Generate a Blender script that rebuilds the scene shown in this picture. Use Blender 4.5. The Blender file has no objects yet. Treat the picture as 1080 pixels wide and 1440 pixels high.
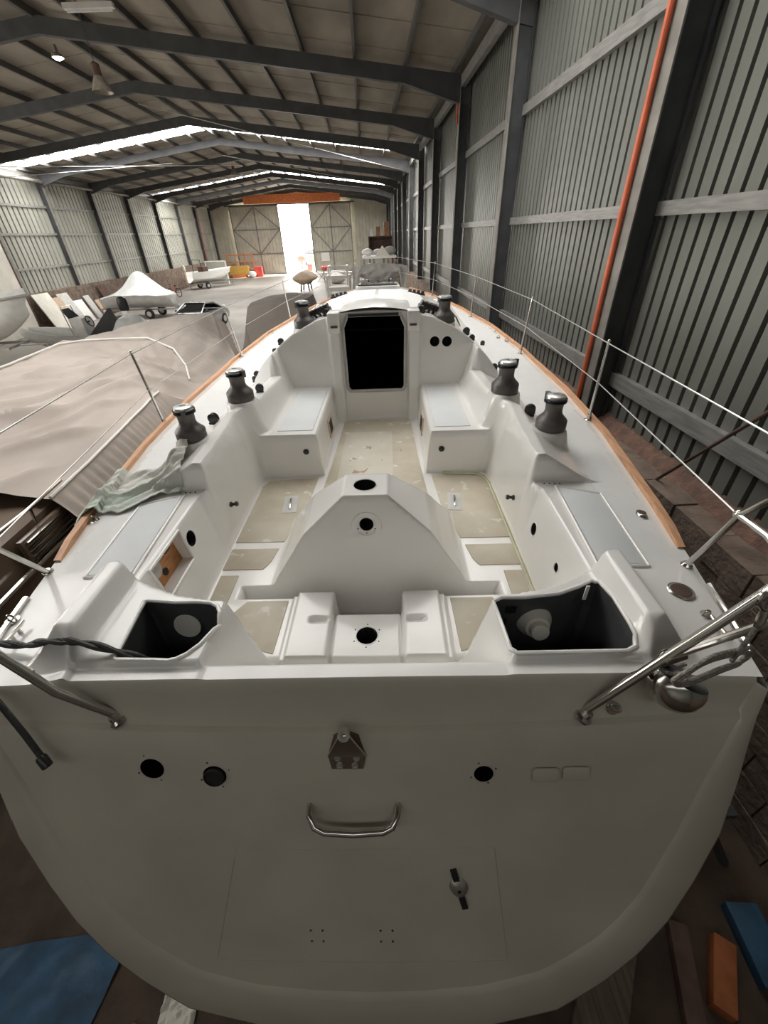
import bpy, bmesh, math, random
import numpy as np
from mathutils import Vector, Matrix
from mathutils import noise as mnoise
R = math.radians
PI = math.pi
random.seed(7)
scene = bpy.context.scene
COL = scene.collection

# ------------------------------------------------------------------ materials
def mat(name, color, rough=0.5, metal=0.0, var=0.0, vscale=6.0, bump=0.0, bscale=40.0, coat=0.0, color2=None, detail=4.0, spec=0.5, stretch=None):
    m = bpy.data.materials.new(name); m.use_nodes = True
    nt = m.node_tree; N = nt.nodes; L = nt.links
    b = N['Principled BSDF']
    b.inputs['Roughness'].default_value = rough
    b.inputs['Metallic'].default_value = metal
    b.inputs['Specular IOR Level'].default_value = spec
    if coat: b.inputs['Coat Weight'].default_value = coat; b.inputs['Coat Roughness'].default_value = 0.08
    c = list(color) + [1.0]
    b.inputs['Base Color'].default_value = c
    tc = N.new('ShaderNodeTexCoord')
    src = tc.outputs['Object']
    if stretch:
        mp = N.new('ShaderNodeMapping'); mp.inputs['Scale'].default_value = stretch
        L.new(src, mp.inputs['Vector']); src = mp.outputs['Vector']
    if var or color2:
        n = N.new('ShaderNodeTexNoise'); n.inputs['Scale'].default_value = vscale; n.inputs['Detail'].default_value = detail
        L.new(src, n.inputs['Vector'])
        r = N.new('ShaderNodeValToRGB')
        r.color_ramp.elements[0].position = 0.35; r.color_ramp.elements[1].position = 0.65
        if color2:
            r.color_ramp.elements[0].color = list(color2) + [1]; r.color_ramp.elements[1].color = c
        else:
            r.color_ramp.elements[0].color = [max(0, x*(1-var)) for x in color] + [1]
            r.color_ramp.elements[1].color = [min(1, x*(1+var)) for x in color] + [1]
        L.new(n.outputs['Fac'], r.inputs['Fac']); L.new(r.outputs['Color'], b.inputs['Base Color'])
    if bump:
        n2 = N.new('ShaderNodeTexNoise'); n2.inputs['Scale'].default_value = bscale; n2.inputs['Detail'].default_value = 3
        L.new(src, n2.inputs['Vector'])
        bp = N.new('ShaderNodeBump'); bp.inputs['Strength'].default_value = bump; bp.inputs['Distance'].default_value = 0.02
        L.new(n2.outputs['Fac'], bp.inputs['Height']); L.new(bp.outputs['Normal'], b.inputs['Normal'])
    return m

def emit(name, color, strength):
    m = bpy.data.materials.new(name); m.use_nodes = True
    nt = m.node_tree; nt.nodes.remove(nt.nodes['Principled BSDF'])
    e = nt.nodes.new('ShaderNodeEmission'); e.inputs['Color'].default_value = list(color)+[1]; e.inputs['Strength'].default_value = strength
    nt.links.new(e.outputs['Emission'], nt.nodes['Material Output'].inputs['Surface'])
    return m

M = {}
M['gel'] = mat('white_gelcoat', (0.80, 0.785, 0.755), 0.24, var=0.03, vscale=1.5, coat=0.45, bump=0.01, bscale=300)
M['gel_hull'] = mat('hull_gelcoat', (0.64, 0.61, 0.52), 0.36, var=0.07, vscale=2.0, coat=0.15)
M['gel_lid'] = mat('locker_lid_gelcoat', (0.64, 0.655, 0.66), 0.45, var=0.02, bump=0.05, bscale=500)
M['deckgrey'] = mat('non_skid_deck', (0.73, 0.725, 0.71), 0.55, var=0.02, bump=0.08, bscale=400)
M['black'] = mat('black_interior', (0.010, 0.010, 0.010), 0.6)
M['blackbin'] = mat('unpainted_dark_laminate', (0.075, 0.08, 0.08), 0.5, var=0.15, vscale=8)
M['deepblack'] = mat('painted_black_void', (0.004, 0.004, 0.004), 0.9, spec=0.0)
M['winch'] = mat('grey_anodised_winch', (0.115, 0.105, 0.10), 0.42, metal=0.35, var=0.08, vscale=20)
M['winchtop'] = mat('chrome_winch_top', (0.75, 0.75, 0.73), 0.3, metal=0.9)
M['blackplastic'] = mat('black_plastic', (0.02, 0.02, 0.021), 0.35)
M['steel'] = mat('polished_stainless', (0.62, 0.60, 0.56), 0.16, metal=1.0, var=0.05, vscale=12)
M['wire'] = mat('stainless_wire', (0.78, 0.77, 0.74), 0.3, metal=0.7)
M['teak'] = mat('teak_rail', (0.62, 0.34, 0.19), 0.5, var=0.18, vscale=3, stretch=(20, 1, 20))
M['ply'] = mat('plywood_panel', (0.50, 0.22, 0.07), 0.45, var=0.25, vscale=3, stretch=(4, 4, 30))
M['sealant'] = mat('yellowed_sealant', (0.58, 0.57, 0.40), 0.5, var=0.1)
M['antifoul'] = mat('grimy_hull_edge', (0.27, 0.21, 0.14), 0.8, color2=(0.16, 0.12, 0.085), vscale=9, detail=8)
M['seam'] = mat('faint_seam', (0.48, 0.46, 0.40), 0.6)
M['ropegrey'] = mat('grey_rope', (0.30, 0.28, 0.25), 0.85, var=0.25, vscale=60, bump=0.6, bscale=120)
M['hose'] = mat('black_cord', (0.022, 0.021, 0.02), 0.55, bump=0.3, bscale=60)
M['cloth'] = mat('green_grey_cloth', (0.50, 0.585, 0.51), 0.95, color2=(0.64, 0.615, 0.57), vscale=2.6, bump=0.25, bscale=60)
M['shadowmetal'] = mat('dark_and_shaded_steel', (0.06, 0.062, 0.066), 0.55, metal=0.1, var=0.2, vscale=3)
M['rafter'] = mat('rafter_steel', (0.075, 0.076, 0.078), 0.6, var=0.15, vscale=3)
M['purlin'] = mat('purlin_steel', (0.105, 0.103, 0.098), 0.55, var=0.15, vscale=3)
M['flange'] = mat('dusty_column_flange', (0.25, 0.235, 0.21), 0.6, var=0.2, vscale=4)
M['girt'] = mat('galvanised_girt', (0.36, 0.35, 0.33), 0.45, metal=0.25, color2=(0.25, 0.245, 0.23), vscale=5, stretch=(1, .6, 6), bump=.1)
M['sheet'] = mat('grey_wall_sheet', (0.225, 0.23, 0.205), 0.42, metal=0.3, var=0.10, vscale=1.2, stretch=(1, 1, .25))
M['sheet_left'] = mat('pale_wall_sheet', (0.40, 0.40, 0.35), 0.5, metal=0.15, var=0.12, vscale=1.0, stretch=(1, 1, .3))
M['roof'] = mat('stained_roof_sheet', (0.39, 0.345, 0.285), 0.8, color2=(0.25, 0.22, 0.18), vscale=0.9, detail=8, stretch=(1, .35, 1), bump=.2, bscale=8)
M['block'] = mat('rough_block_wall', (0.28, 0.21, 0.165), 0.95, color2=(0.16, 0.12, 0.095), vscale=3.5, detail=8, bump=0.9, bscale=18)
M['mortar'] = mat('mortar_rubble', (0.26, 0.15, 0.11), 0.95, color2=(0.16, 0.10, 0.08), vscale=10, detail=8, bump=1.0, bscale=30)
M['floor'] = mat('dusty_concrete', (0.34, 0.315, 0.285), 0.5, color2=(0.24, 0.22, 0.20), vscale=0.35, detail=10, bump=0.1, bscale=5)
M['dirt'] = mat('brown_dirt_floor', (0.10, 0.068, 0.048), 0.95, color2=(0.055, 0.038, 0.028), vscale=2.5, detail=8, bump=0.6, bscale=20)
M['pipe'] = mat('orange_conduit', (0.72, 0.16, 0.07), 0.5, var=0.12, vscale=4)
M['orange'] = mat('orange_paint', (0.70, 0.22, 0.08), 0.6, var=0.15)
M['gate'] = mat('grey_green_gate_sheet', (0.52, 0.50, 0.42), 0.55, var=0.10, vscale=1.2)
M['white'] = mat('white_paint', (0.84, 0.83, 0.80), 0.5, var=0.05)
M['offwhite'] = mat('dirty_white_laminate', (0.74, 0.71, 0.63), 0.55, var=0.10, vscale=1.5)
M['cover'] = mat('taupe_canvas_cover', (0.42, 0.365, 0.325), 0.9, var=0.08, vscale=1.0, bump=0.15, bscale=30)
M['cover_dark'] = mat('dark_taupe_cover', (0.26, 0.225, 0.20), 0.9, var=0.1, vscale=1.2, bump=0.15, bscale=30)
M['piping'] = mat('white_piping', (0.80, 0.78, 0.74), 0.7)
M['brownhull'] = mat('brown_gelcoat', (0.16, 0.115, 0.085), 0.25, coat=0.4)
M['shrink'] = mat('translucent_shrink_wrap', (0.56, 0.565, 0.555), 0.35, var=0.10, vscale=2.0, bump=0.2, bscale=8)
M['drape'] = mat('pale_grey_drape', (0.50, 0.48, 0.45), 0.85, var=0.1, vscale=3, bump=0.2, bscale=20)
M['glassdark'] = mat('dark_tinted_glass', (0.012, 0.013, 0.014), 0.08)
M['carbody'] = mat('silver_grey_paint', (0.42, 0.43, 0.43), 0.25, metal=0.5, coat=0.5)
M['rubber'] = mat('black_rubber', (0.018, 0.018, 0.018), 0.7)
M['rib'] = mat('grey_rib_tube', (0.46, 0.46, 0.44), 0.6, var=0.06)
M['dullorange'] = mat('scuffed_orange', (0.38, 0.12, 0.04), 0.7, var=0.2)
M['red'] = mat('red_paint', (0.55, 0.05, 0.04), 0.45, var=0.1)
M['yellow'] = mat('yellow_plank', (0.72, 0.44, 0.10), 0.6, var=0.15, stretch=(1, 8, 8))
M['brownjunk'] = mat('brown_cardboard', (0.42, 0.24, 0.15), 0.85, var=0.2)
M['rustdark'] = mat('dark_rust', (0.11, 0.065, 0.05), 0.8, var=0.3)
M['blue'] = mat('blue_plastic_sheet', (0.03, 0.085, 0.15), 0.55, var=0.25, vscale=5, bump=0.5, bscale=14)
M['wood'] = mat('weathered_plank', (0.14, 0.105, 0.08), 0.85, var=0.3, vscale=3, stretch=(12, 1, 6))
M['boardgrey'] = mat('pale_grey_board', (0.55, 0.54, 0.52), 0.6, var=0.08)
M['tan'] = mat('tan_board', (0.52, 0.39, 0.28), 0.7, var=0.1)
M['lamp'] = mat('dusty_lamp_shade', (0.33, 0.29, 0.24), 0.5, metal=0.3, var=0.2)
M['teal'] = mat('turquoise_paint', (0.10, 0.52, 0.60), 0.5)
M['sky'] = emit('skylight_and_fill_glow', (1.0, 0.985, 0.96), 1.0)
M['ground_out'] = mat('sunlit_yard', (0.75, 0.72, 0.66), 0.9, var=0.05)

def sole_mat(name, centre=False):
    m = mat(name, (0.44, 0.39, 0.30), 0.55, bump=0.08, bscale=400)
    nt = m.node_tree; N = nt.nodes; L = nt.links; b = N['Principled BSDF']
    tc = [n for n in N if n.type == 'TEX_COORD'][0]
    def noise(scale, det=5):
        n = N.new('ShaderNodeTexNoise'); n.inputs['Scale'].default_value = scale; n.inputs['Detail'].default_value = det
        L.new(tc.outputs['Object'], n.inputs['Vector']); return n
    def ramp(src, p0, c0, p1, c1):
        r = N.new('ShaderNodeValToRGB'); r.color_ramp.elements[0].position = p0; r.color_ramp.elements[1].position = p1
        r.color_ramp.elements[0].color = list(c0)+[1]; r.color_ramp.elements[1].color = list(c1)+[1]
        L.new(src, r.inputs['Fac']); return r
    def mix(fac, a, c):
        x = N.new('ShaderNodeMix'); x.data_type = 'RGBA'
        L.new(fac, x.inputs[0]); L.new(a, x.inputs[6])
        if isinstance(c, tuple): x.inputs[7].default_value = list(c)+[1]
        else: L.new(c, x.inputs[7])
        return x.outputs[2]
    base = ramp(noise(2.6).outputs['Fac'], .35, (.44, .385, .29), .65, (.57, .52, .42)).outputs['Color']
    spots = ramp(noise(9, 2).outputs['Fac'], .62, (0, 0, 0), .70, (.75, .75, .75)).outputs['Color']
    col = mix(spots, base, (.72, .69, .62))
    if centre:
        # a paler rubbed rectangle and a few spilled reddish stains
        sx = N.new('ShaderNodeSeparateXYZ'); L.new(tc.outputs['Object'], sx.inputs[0])
        def band(out, a, c):
            lo = N.new('ShaderNodeMath'); lo.operation = 'GREATER_THAN'; lo.inputs[1].default_value = a; L.new(out, lo.inputs[0])
            hi = N.new('ShaderNodeMath'); hi.operation = 'LESS_THAN'; hi.inputs[1].default_value = c; L.new(out, hi.inputs[0])
            k = N.new('ShaderNodeMath'); k.operation = 'MULTIPLY'; L.new(lo.outputs[0], k.inputs[0]); L.new(hi.outputs[0], k.inputs[1]); return k.outputs[0]
        k = N.new('ShaderNodeMath'); k.operation = 'MULTIPLY'
        L.new(band(sx.outputs['X'], -.33, .16), k.inputs[0]); L.new(band(sx.outputs['Y'], 2.2, 4.15), k.inputs[1])
        k2 = N.new('ShaderNodeMath'); k2.operation = 'MULTIPLY'; k2.inputs[1].default_value = .45; L.new(k.outputs[0], k2.inputs[0])
        col = mix(k2.outputs[0], col, (.65, .62, .55))
        st = ramp(noise(7.5, 3).outputs['Fac'], .655, (0, 0, 0), .67, (.85, .85, .85)).outputs['Color']
        q = N.new('ShaderNodeMath'); q.operation = 'MULTIPLY'
        L.new(band(sx.outputs['X'], -.25, .25), q.inputs[0]); L.new(band(sx.outputs['Y'], 2.7, 3.95), q.inputs[1])
        q2 = N.new('ShaderNodeMath'); q2.operation = 'MULTIPLY'; L.new(q.outputs[0], q2.inputs[0]); L.new(st, q2.inputs[1])
        col = mix(q2.outputs[0], col, (.36, .19, .13))
    L.new(col, b.inputs['Base Color'])
    return m
M['sole'] = sole_mat('worn_beige_sole')
M['sole_c'] = sole_mat('stained_beige_sole', True)

# ------------------------------------------------------------------ mesh helpers
class MB:
    """collects vertices and faces of one mesh"""
    def __init__(s): s.v = []; s.f = []; s.mi = []; s.cur = 0
    def add(s, vs, fs, T=None):
        o = len(s.v)
        if T is not None: vs = [T @ Vector(p) for p in vs]
        s.v += [tuple(p) for p in vs]
        s.f += [tuple(i + o for i in f) for f in fs]; s.mi += [s.cur]*len(fs); return s
    def box(s, x0, x1, y0, y1, z0, z1, T=None):
        v = [(x0,y0,z0),(x1,y0,z0),(x1,y1,z0),(x0,y1,z0),(x0,y0,z1),(x1,y0,z1),(x1,y1,z1),(x0,y1,z1)]
        return s.add(v, [(3,2,1,0),(4,5,6,7),(0,1,5,4),(1,2,6,5),(2,3,7,6),(3,0,4,7)], T)
    def prism(s, poly, z0, z1, T=None):
        n = len(poly)
        v = [(p[0],p[1],z0) for p in poly] + [(p[0],p[1],z1) for p in poly]
        f = [tuple(range(n-1,-1,-1)), tuple(range(n, 2*n))] + [(i,(i+1)%n,n+(i+1)%n,n+i) for i in range(n)]
        return s.add(v, f, T)
    def lathe(s, prof, n=24, T=None, cap=True):
        v = []; f = []
        for (r, z) in prof:
            for i in range(n):
                a = 2*PI*i/n; v.append((r*math.cos(a), r*math.sin(a), z))
        for k in range(len(prof)-1):
            for i in range(n):
                j = (i+1) % n; f.append((k*n+i, k*n+j, (k+1)*n+j, (k+1)*n+i))
        if cap:
            f.append(tuple(range(n-1,-1,-1))); f.append(tuple((len(prof)-1)*n+i for i in range(n)))
        return s.add(v, f, T)
    def tube(s, pts, r, n=8, closed=False, cap=True, T=None):
        pts = [Vector(p) for p in pts]; m = len(pts); v = []; f = []
        rs = r if isinstance(r, (list, tuple)) else [r]*m
        up = None
        for i, p in enumerate(pts):
            if closed: t = pts[(i+1) % m] - pts[i-1]
            else: t = pts[min(i+1, m-1)] - pts[max(i-1, 0)]
            t.normalize()
            if up is None: up = t.orthogonal().normalized()
            up = (up - t*up.dot(t)); up = up.normalized() if up.length > 1e-6 else t.orthogonal().normalized()
            w = t.cross(up)
            for k in range(n):
                a = 2*PI*k/n; v.append(p + (up*math.cos(a) + w*math.sin(a))*rs[i])
        rng = m if closed else m-1
        for i in range(rng):
            j = (i+1) % m
            for k in range(n):
                l = (k+1) % n; f.append((i*n+k, i*n+l, j*n+l, j*n+k))
        if cap and not closed:
            f.append(tuple(range(n-1,-1,-1))); f.append(tuple((m-1)*n+k for k in range(n)))
        return s.add(v, f, T)
    def bar(s, a, b, w, h, T=None):
        """rectangular bar from a to b, w across (horizontal), h vertical-ish"""
        a = Vector(a); b = Vector(b); t = (b-a).normalized()
        u = t.cross(Vector((0,0,1)))
        u = u.normalized() if u.length > 1e-4 else Vector((1,0,0))
        q = u.cross(t)
        v = []
        for p in (a, b):
            for (i, j) in ((-1,-1),(1,-1),(1,1),(-1,1)): v.append(p + u*(i*w/2) + q*(j*h/2))
        return s.add(v, [(3,2,1,0),(4,5,6,7),(0,1,5,4),(1,2,6,5),(2,3,7,6),(3,0,4,7)], T)
    def grid(s, P, closed_u=False, T=None):
        """P[i][j] grid of points"""
        n = len(P); m = len(P[0]); v = [p for row in P for p in row]; f = []
        for i in range(n if closed_u else n-1):
            k = (i+1) % n
            for j in range(m-1): f.append((i*m+j, i*m+j+1, k*m+j+1, k*m+j))
        return s.add(v, f, T)
    def ball(s, c, r, n=14, sc=(1,1,1), T=None):
        prof = [(max(1e-4, math.sin(PI*i/n))*1.0, -math.cos(PI*i/n)) for i in range(n+1)]
        Tm = Matrix.Translation(c) @ Matrix.Diagonal((r*sc[0], r*sc[1], r*sc[2], 1))
        if T is not None: Tm = T @ Tm
        return s.lathe(prof, n*2, Tm)
    def build(s, name, m, parent=None, smooth=True, bevel=0.0, kind=None, angle=35):
        me = bpy.data.meshes.new(name); me.from_pydata(s.v, [], s.f)
        for x in (m if isinstance(m, (list, tuple)) else [m]): me.materials.append(x)
        if any(s.mi): me.polygons.foreach_set('material_index', s.mi)
        bm = bmesh.new(); bm.from_mesh(me)
        bmesh.ops.recalc_face_normals(bm, faces=bm.faces)
        if bevel:
            bmesh.ops.remove_doubles(bm, verts=bm.verts, dist=1e-5)
            es = [e for e in bm.edges if len(e.link_faces) == 2 and e.calc_face_angle(0) > R(30)]
            bmesh.ops.bevel(bm, geom=es, offset=bevel, segments=2, affect='EDGES', profile=0.6)
        bm.to_mesh(me); bm.free()
        if smooth:
            me.polygons.foreach_set('use_smooth', [True]*len(me.polygons))
            me.set_sharp_from_angle(angle=R(angle))
        o = bpy.data.objects.new(name, me); COL.objects.link(o)
        if parent: o.parent = parent
        if kind: o['kind'] = kind
        return o

def tag(o, label=None, cat=None, group=None, kind=None):
    if label: o['label'] = label
    if cat: o['category'] = cat
    if group: o['group'] = group
    if kind: o['kind'] = kind
    return o
def thing(name, label, cat, loc=(0,0,0), rz=0, group=None):
    o = bpy.data.objects.new(name, None); COL.objects.link(o); o.empty_display_size = .2
    o.location = loc; o.rotation_euler = (0, 0, rz)
    return tag(o, label, cat, group)
def children(o): return [c for c in o.children]
def copy_tree(o, parent=None):
    c = o.copy(); COL.objects.link(c); c.parent = parent
    for ch in list(o.children): copy_tree(ch, c)
    return c
def place(o, T):
    o.matrix_local = T; return o
def frame_z(nrm, at=(0,0,0)):
    """matrix whose z axis is nrm"""
    n = Vector(nrm).normalized(); q = Vector((0,0,1)).rotation_difference(n)
    return Matrix.Translation(at) @ q.to_matrix().to_4x4()
def sstep(a, b, x):
    t = min(1, max(0, (x-a)/(b-a))); return t*t*(3-2*t)
def lerp(tab, x):
    if x <= tab[0][0]: return tab[0][1]
    for (a, p), (b, q) in zip(tab, tab[1:]):
        if x <= b: return p + (q-p)*(x-a)/(b-a)
    return tab[-1][1]

# ------------------------------------------------------------------ camera
CAMZ = 4.28
F_PX, PITCH, ROLL, HEAD = 575.7, 0.598, 0.0397, -0.0161
cr, sr = math.cos(ROLL), math.sin(ROLL)
Xh = Vector((1,0,0)); U0 = Vector((0, math.sin(PITCH), math.cos(PITCH))); FW = Vector((0, math.cos(PITCH), -math.sin(PITCH)))
right = Xh*cr - U0*sr
up = Xh*sr + U0*cr
rot = Matrix((right, up, -FW)).transposed().to_4x4()
cam_d = bpy.data.cameras.new('camera'); cam = bpy.data.objects.new('camera', cam_d); COL.objects.link(cam)
cam.matrix_world = Matrix.Translation((0,0,CAMZ)) @ Matrix.Rotation(HEAD, 4, 'Z') @ rot
cam_d.sensor_width = 36.0; cam_d.sensor_fit = 'AUTO'; cam_d.lens = F_PX/1440*36.0
cam_d.clip_start = 0.02; cam_d.clip_end = 400
scene.camera = cam
vs = scene.view_settings
scene.display_settings.display_device = 'sRGB'
vs.view_transform = 'Standard'; vs.look = 'None'; vs.exposure = 0.0; vs.gamma = 1.0; vs.use_curve_mapping = False
scene.cycles.max_bounces = 10; scene.cycles.diffuse_bounces = 6; scene.cycles.glossy_bounces = 4
scene.cycles.sample_clamp_indirect = 6.0
scene.cycles.caustics_reflective = False; scene.cycles.caustics_refractive = False
SKB, SK0, SK1, SK2, SKW, WORLD, SUN, EXPO = 1.9, 5.4, 20.0, 24.0, 12.0, 14.0, 20.0, 0.0
# ------------------------------------------------------------------ daylight
for i, s in enumerate((SKB, SK0, SK1, SK2)):
    M['sky'+str(i)] = emit('skylight_and_fill_glow', (1.0, 0.985, 0.95), s)
M['skyw'] = emit('window_daylight', (1.0, 0.96, 0.88), SKW)
w = bpy.data.worlds.new('world'); scene.world = w; w.use_nodes = True
w.node_tree.nodes['Background'].inputs['Color'].default_value = (1.0, 0.98, 0.94, 1)
w.node_tree.nodes['Background'].inputs['Strength'].default_value = WORLD
vs.exposure = EXPO
sd = bpy.data.lights.new('sun', 'SUN'); sd.energy = SUN; sd.angle = R(.6); sd.color = (1.0, .95, .84)
so = bpy.data.objects.new('sun', sd); COL.objects.link(so); so.rotation_euler = Vector((-.66, -.36, -.66)).to_track_quat('-Z', 'Y').to_euler()
# ------------------------------------------------------------------ the hangar
XR, XRS, XRG = 2.934, 3.28, 3.20          # right column flange, sheet, girt face
XL, XLS, XLG = -19.74, -20.06, -19.98
Y0, Y1 = -7.0, 66.4
RX, RZ, EZ = -8.40, 9.11, 7.75            # ridge, rafter heights
BAY, YA = 5.5, 5.51
COLS = [YA + BAY*k for k in range(-2, 12)]
BT = 1.98
def S(o): return tag(o, kind='structure')
def roofz(x): return RZ - abs(x-RX)*(RZ-EZ)/((XR-RX) if x > RX else (RX-XL))

def corrug_strip(a, b, pitch=0.29, groove=.05, depth=.05):
    p = []; s = a
    while s < b:
        for (d, o) in ((0,0),(pitch-groove-.014,0),(pitch-groove-.007,1),(pitch-.007,1)):
            if s+d <= b: p.append((s+d, o*depth))
        s += pitch
    p.append((b, 0)); return p
def wall_sheet(name, fixed, sgn, a, b, z0, z1, m, axis='x', **k):
    mb = MB(); P = []
    for (s, o) in corrug_strip(a, b, **k):
        c = fixed + sgn*o
        P.append([(c, s, z0), (c, s, z1)] if axis == 'x' else [(s, c, z0), (s, c, z1)])
    mb.grid(P)
    return mb.build(name, m, smooth=False)
S(wall_sheet('wall_right', XRS, 1, Y0, Y1, BT-.15, 8.3, M['sheet'], pitch=.20, depth=.085, groove=.042))
S(wall_sheet('wall_left', XLS, -1, Y0, Y1, BT-.15, 8.3, M['sheet_left'], pitch=.42, groove=.10, depth=.09))
def block_wall(name, x0, x1, ya, yb, h, seed):
    rnd = random.Random(seed); mb = MB(); rows = 8; bh = h/rows
    for r in range(rows):
        y = ya - (0.25 if r % 2 else 0)
        while y < yb:
            j = [rnd.uniform(-.012, .012) for _ in range(4)]
            mb.box(x0+j[0], x1+j[1], max(y, ya)+.006, min(y+.49, yb), r*bh+.005, (r+1)*bh-.006+ (j[2] if r == rows-1 else 0))
            y += .5
    mb.box(min(x0,x1)+.03, max(x0,x1)-.03, ya, yb, 0, h-.02)
    return mb.build(name, M['block'], smooth=False)
S(block_wall('wall_right_blocks', XR-.03, XRS-.02, Y0, Y1, BT, 1))
S(block_wall('wall_left_blocks', XLS+.02, XL+.03, Y0, Y1, BT, 2))
# mortar and rubble squeezed along the foot of the sheet
mb = MB(); P = []
for i in range(400):
    y = Y0 + i*.06; n = mnoise.noise((y*3, 0, 0)); n2 = mnoise.noise((y*7, 5, 0))
    P.append([(XRS+.02, y, BT+.13+.05*n), (XRS-.07-.03*n2, y, BT+.06+.05*n2), (XRS-.15-.06*n, y, BT-.03)])
mb.grid(P); S(mb.build('trim_mortar', M['mortar']))

# long translucent window in the left wall, beside the near boats
for i, (ya, yb_) in enumerate(((6.0, 10.7), (11.4, 16.2))):
    S(MB().box(XLS+.005, XLS+.03, ya, yb_, 2.6, 6.1).build('window_%d' % (i+1), M['skyw'], smooth=False))
# floor, dirt, yard
S(MB().box(-20.5, 3.6, 9.0, 66.6, -.3, 0).build('floor', M['floor'], smooth=False))
S(MB().box(-20.5, 3.6, -7.2, 9.0, -.3, 0.0).build('floor_dirt', M['dirt'], smooth=False))
S(MB().box(-60, 60, 66.6, 140, -.3, -.005).build('ground_yard', M['ground_out'], smooth=False))

# columns: I sections, each its own object, and the rafters
def column(x, y, sg):
    """sg = +1: wall lies towards +x"""
    mb = MB(); d = .30; zt = roofz(x) + .16
    f0, f1 = sorted((x, x+sg*.018)); mb.cur = 1; mb.box(f0, f1, y-.12, y+.12, 0, zt)
    mb.cur = 0  # web and back flange darker: their shade is put into the colour
    f0, f1 = sorted((x+sg*.018, x+sg*(d-.018))); mb.box(f0, f1, y-.06, y+.06, 0, zt)
    f0, f1 = sorted((x+sg*(d-.018), x+sg*d)); mb.box(f0, f1, y-.12, y+.12, 0, zt)
    return S(mb.build('steel_column', [M['shadowmetal'], M['flange']], smooth=False))
for y in COLS:
    column(XR, y, 1); column(XL, y, -1)
    for x in (XR, XL):
        mb = MB(); sg = 1 if x == XR else -1
        def sec(px, pz, dep):
            return [(px, y-.09, pz-dep), (px, y+.09, pz-dep), (px, y+.09, pz), (px, y-.09, pz)]
        xs = [x + sg*.3, x - sg*.02, x - sg*1.6, RX]; dp = [.62, .60, .34, .34]
        P = [sec(a, roofz(a)+.17, d) + [sec(a, roofz(a)+.17, d)[0]] for a, d in zip(xs, dp)]
        mb.grid(P); S(mb.build('roof_rafter', M['rafter'], smooth=False))
# purlins and eave beams run the whole length
npur = 8
for x in (XR, XL):
    for k in range(npur):
        px = x + (RX-x)*(k+.12)/npur; pz = roofz(px)+.17
        S(MB().box(px-.035, px+.035, Y0, Y1, pz, pz+.16).build('roof_purlin', M['purlin'], smooth=False))
S(MB().box(RX-.05, RX+.05, Y0, Y1, RZ+.12, RZ+.3).build('roof_purlin', M['purlin'], smooth=False))
for x, s in ((XR+.02, 1), (XL-.02, -1)):
    a, b = sorted((x, x+s*.12)); S(MB().box(a, b, Y0, Y1, EZ-.10, EZ+.16).build('eave_beam', M['girt'], smooth=False))
# girts between the columns
for zz, h in ((6.17, .16), (4.40, .13), (2.56, .17)):
    S(MB().box(XRG, XRS-.003, Y0, Y1, zz-h/2, zz+h/2).build('wall_girt', M['girt'], smooth=False))
for zz in (6.3, 4.9, 3.2):
    S(MB().box(XLS+.003, XLG, Y0, Y1, zz-.06, zz+.06).build('wall_girt', M['girt'], smooth=False))

# roof sheeting with translucent strips and one added fill strip
STRIPS = [(-5.4, -3.6), (4.6, 9.4), (29.7, 31.6), (50.2, 52.2)]  # first strip is unseen, added to brighten the transom
def roof_piece(x, ya, yb):
    xe = x + (.45 if x == XR else -.45)
    z = lambda q: roofz(q)+.33
    mb = MB(); n = max(1, int((yb-ya)/1.1)); P = []
    for i in range(n+1):
        yy = ya + (yb-ya)*i/n
        P.append([(xe, yy, roofz(XR if x == XR else XL)+.33-.05), (RX, yy, RZ+.33)])
    return P
for x in (XR, XL):
    mb = MB(); ys = Y0
    for (a, b) in STRIPS:
        mb.grid(roof_piece(x, ys, a)); ys = b
    mb.grid(roof_piece(x, ys, Y1)); S(mb.build('ceiling_' + ('right' if x == XR else 'left'), M['roof'], smooth=False))
for i, (a, b) in enumerate(STRIPS):
    for x in (XR, XL):
        mb = MB(); mb.grid(roof_piece(x, a, b)); o = S(mb.build('skylight_and_fill_strip', M['sky'+str(i)], smooth=False))
# sheet laps: slim battens across the roof panels
for x in (XR, XL):
    mb = MB(); y = Y0+1.0
    while y < Y1:
        if not any(a-.1 < y < b+.1 for a, b in STRIPS):
            xa = x; mb.bar((xa, y, roofz(xa)+.325), (RX, y, RZ+.325), .035, .02)
        y += 1.83
    S(mb.build('roof_lap', M['roof'], smooth=False))

# far wall: fixed sheets, two sliding gate leaves, the bright opening
YF = 66.2
S(wall_sheet('wall_far_left', YF, 1, XLS, -17.0, 0, 9.4, M['gate'], axis='y', pitch=.45))
S(wall_sheet('wall_far_right', YF, 1, -2.0, XRS, 0, 9.4, M['gate'], axis='y', pitch=.45))
S(wall_sheet('wall_far_top', YF+.05, 1, XLS, XRS, 7.75, 9.6, M['gate'], axis='y', pitch=.45))
def gate_leaf(name, x0, x1, y):
    g = wall_sheet(name, y+.08, 1, x0, x1, .05, 7.7, M['gate'], axis='y', pitch=.45); S(g)
    mb = MB(); w = .13
    zs = [.1, 2.45, 5.15, 7.65]; xm = (x0+x1)/2
    for z in zs: mb.box(x0, x1, y-.02, y+.07, z-w/2, z+w/2)
    for x in (x0+.06, xm, x1-.06): mb.box(x-w/2, x+w/2, y-.02, y+.07, .05, 7.7)
    for (xa, za, xb, zb) in ((x0+.1, 5.15, xm, 7.6), (xm, 7.6, x1-.1, 5.15), (x0+.1, 5.15, xm, 2.45), (xm, 2.45, x1-.1, 5.15)):
        mb.bar((xa, y+.02, za), (xb, y+.02, zb), .06, .12)
    mb.build('gate_frame', M['flange'], g, smooth=False)
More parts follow.
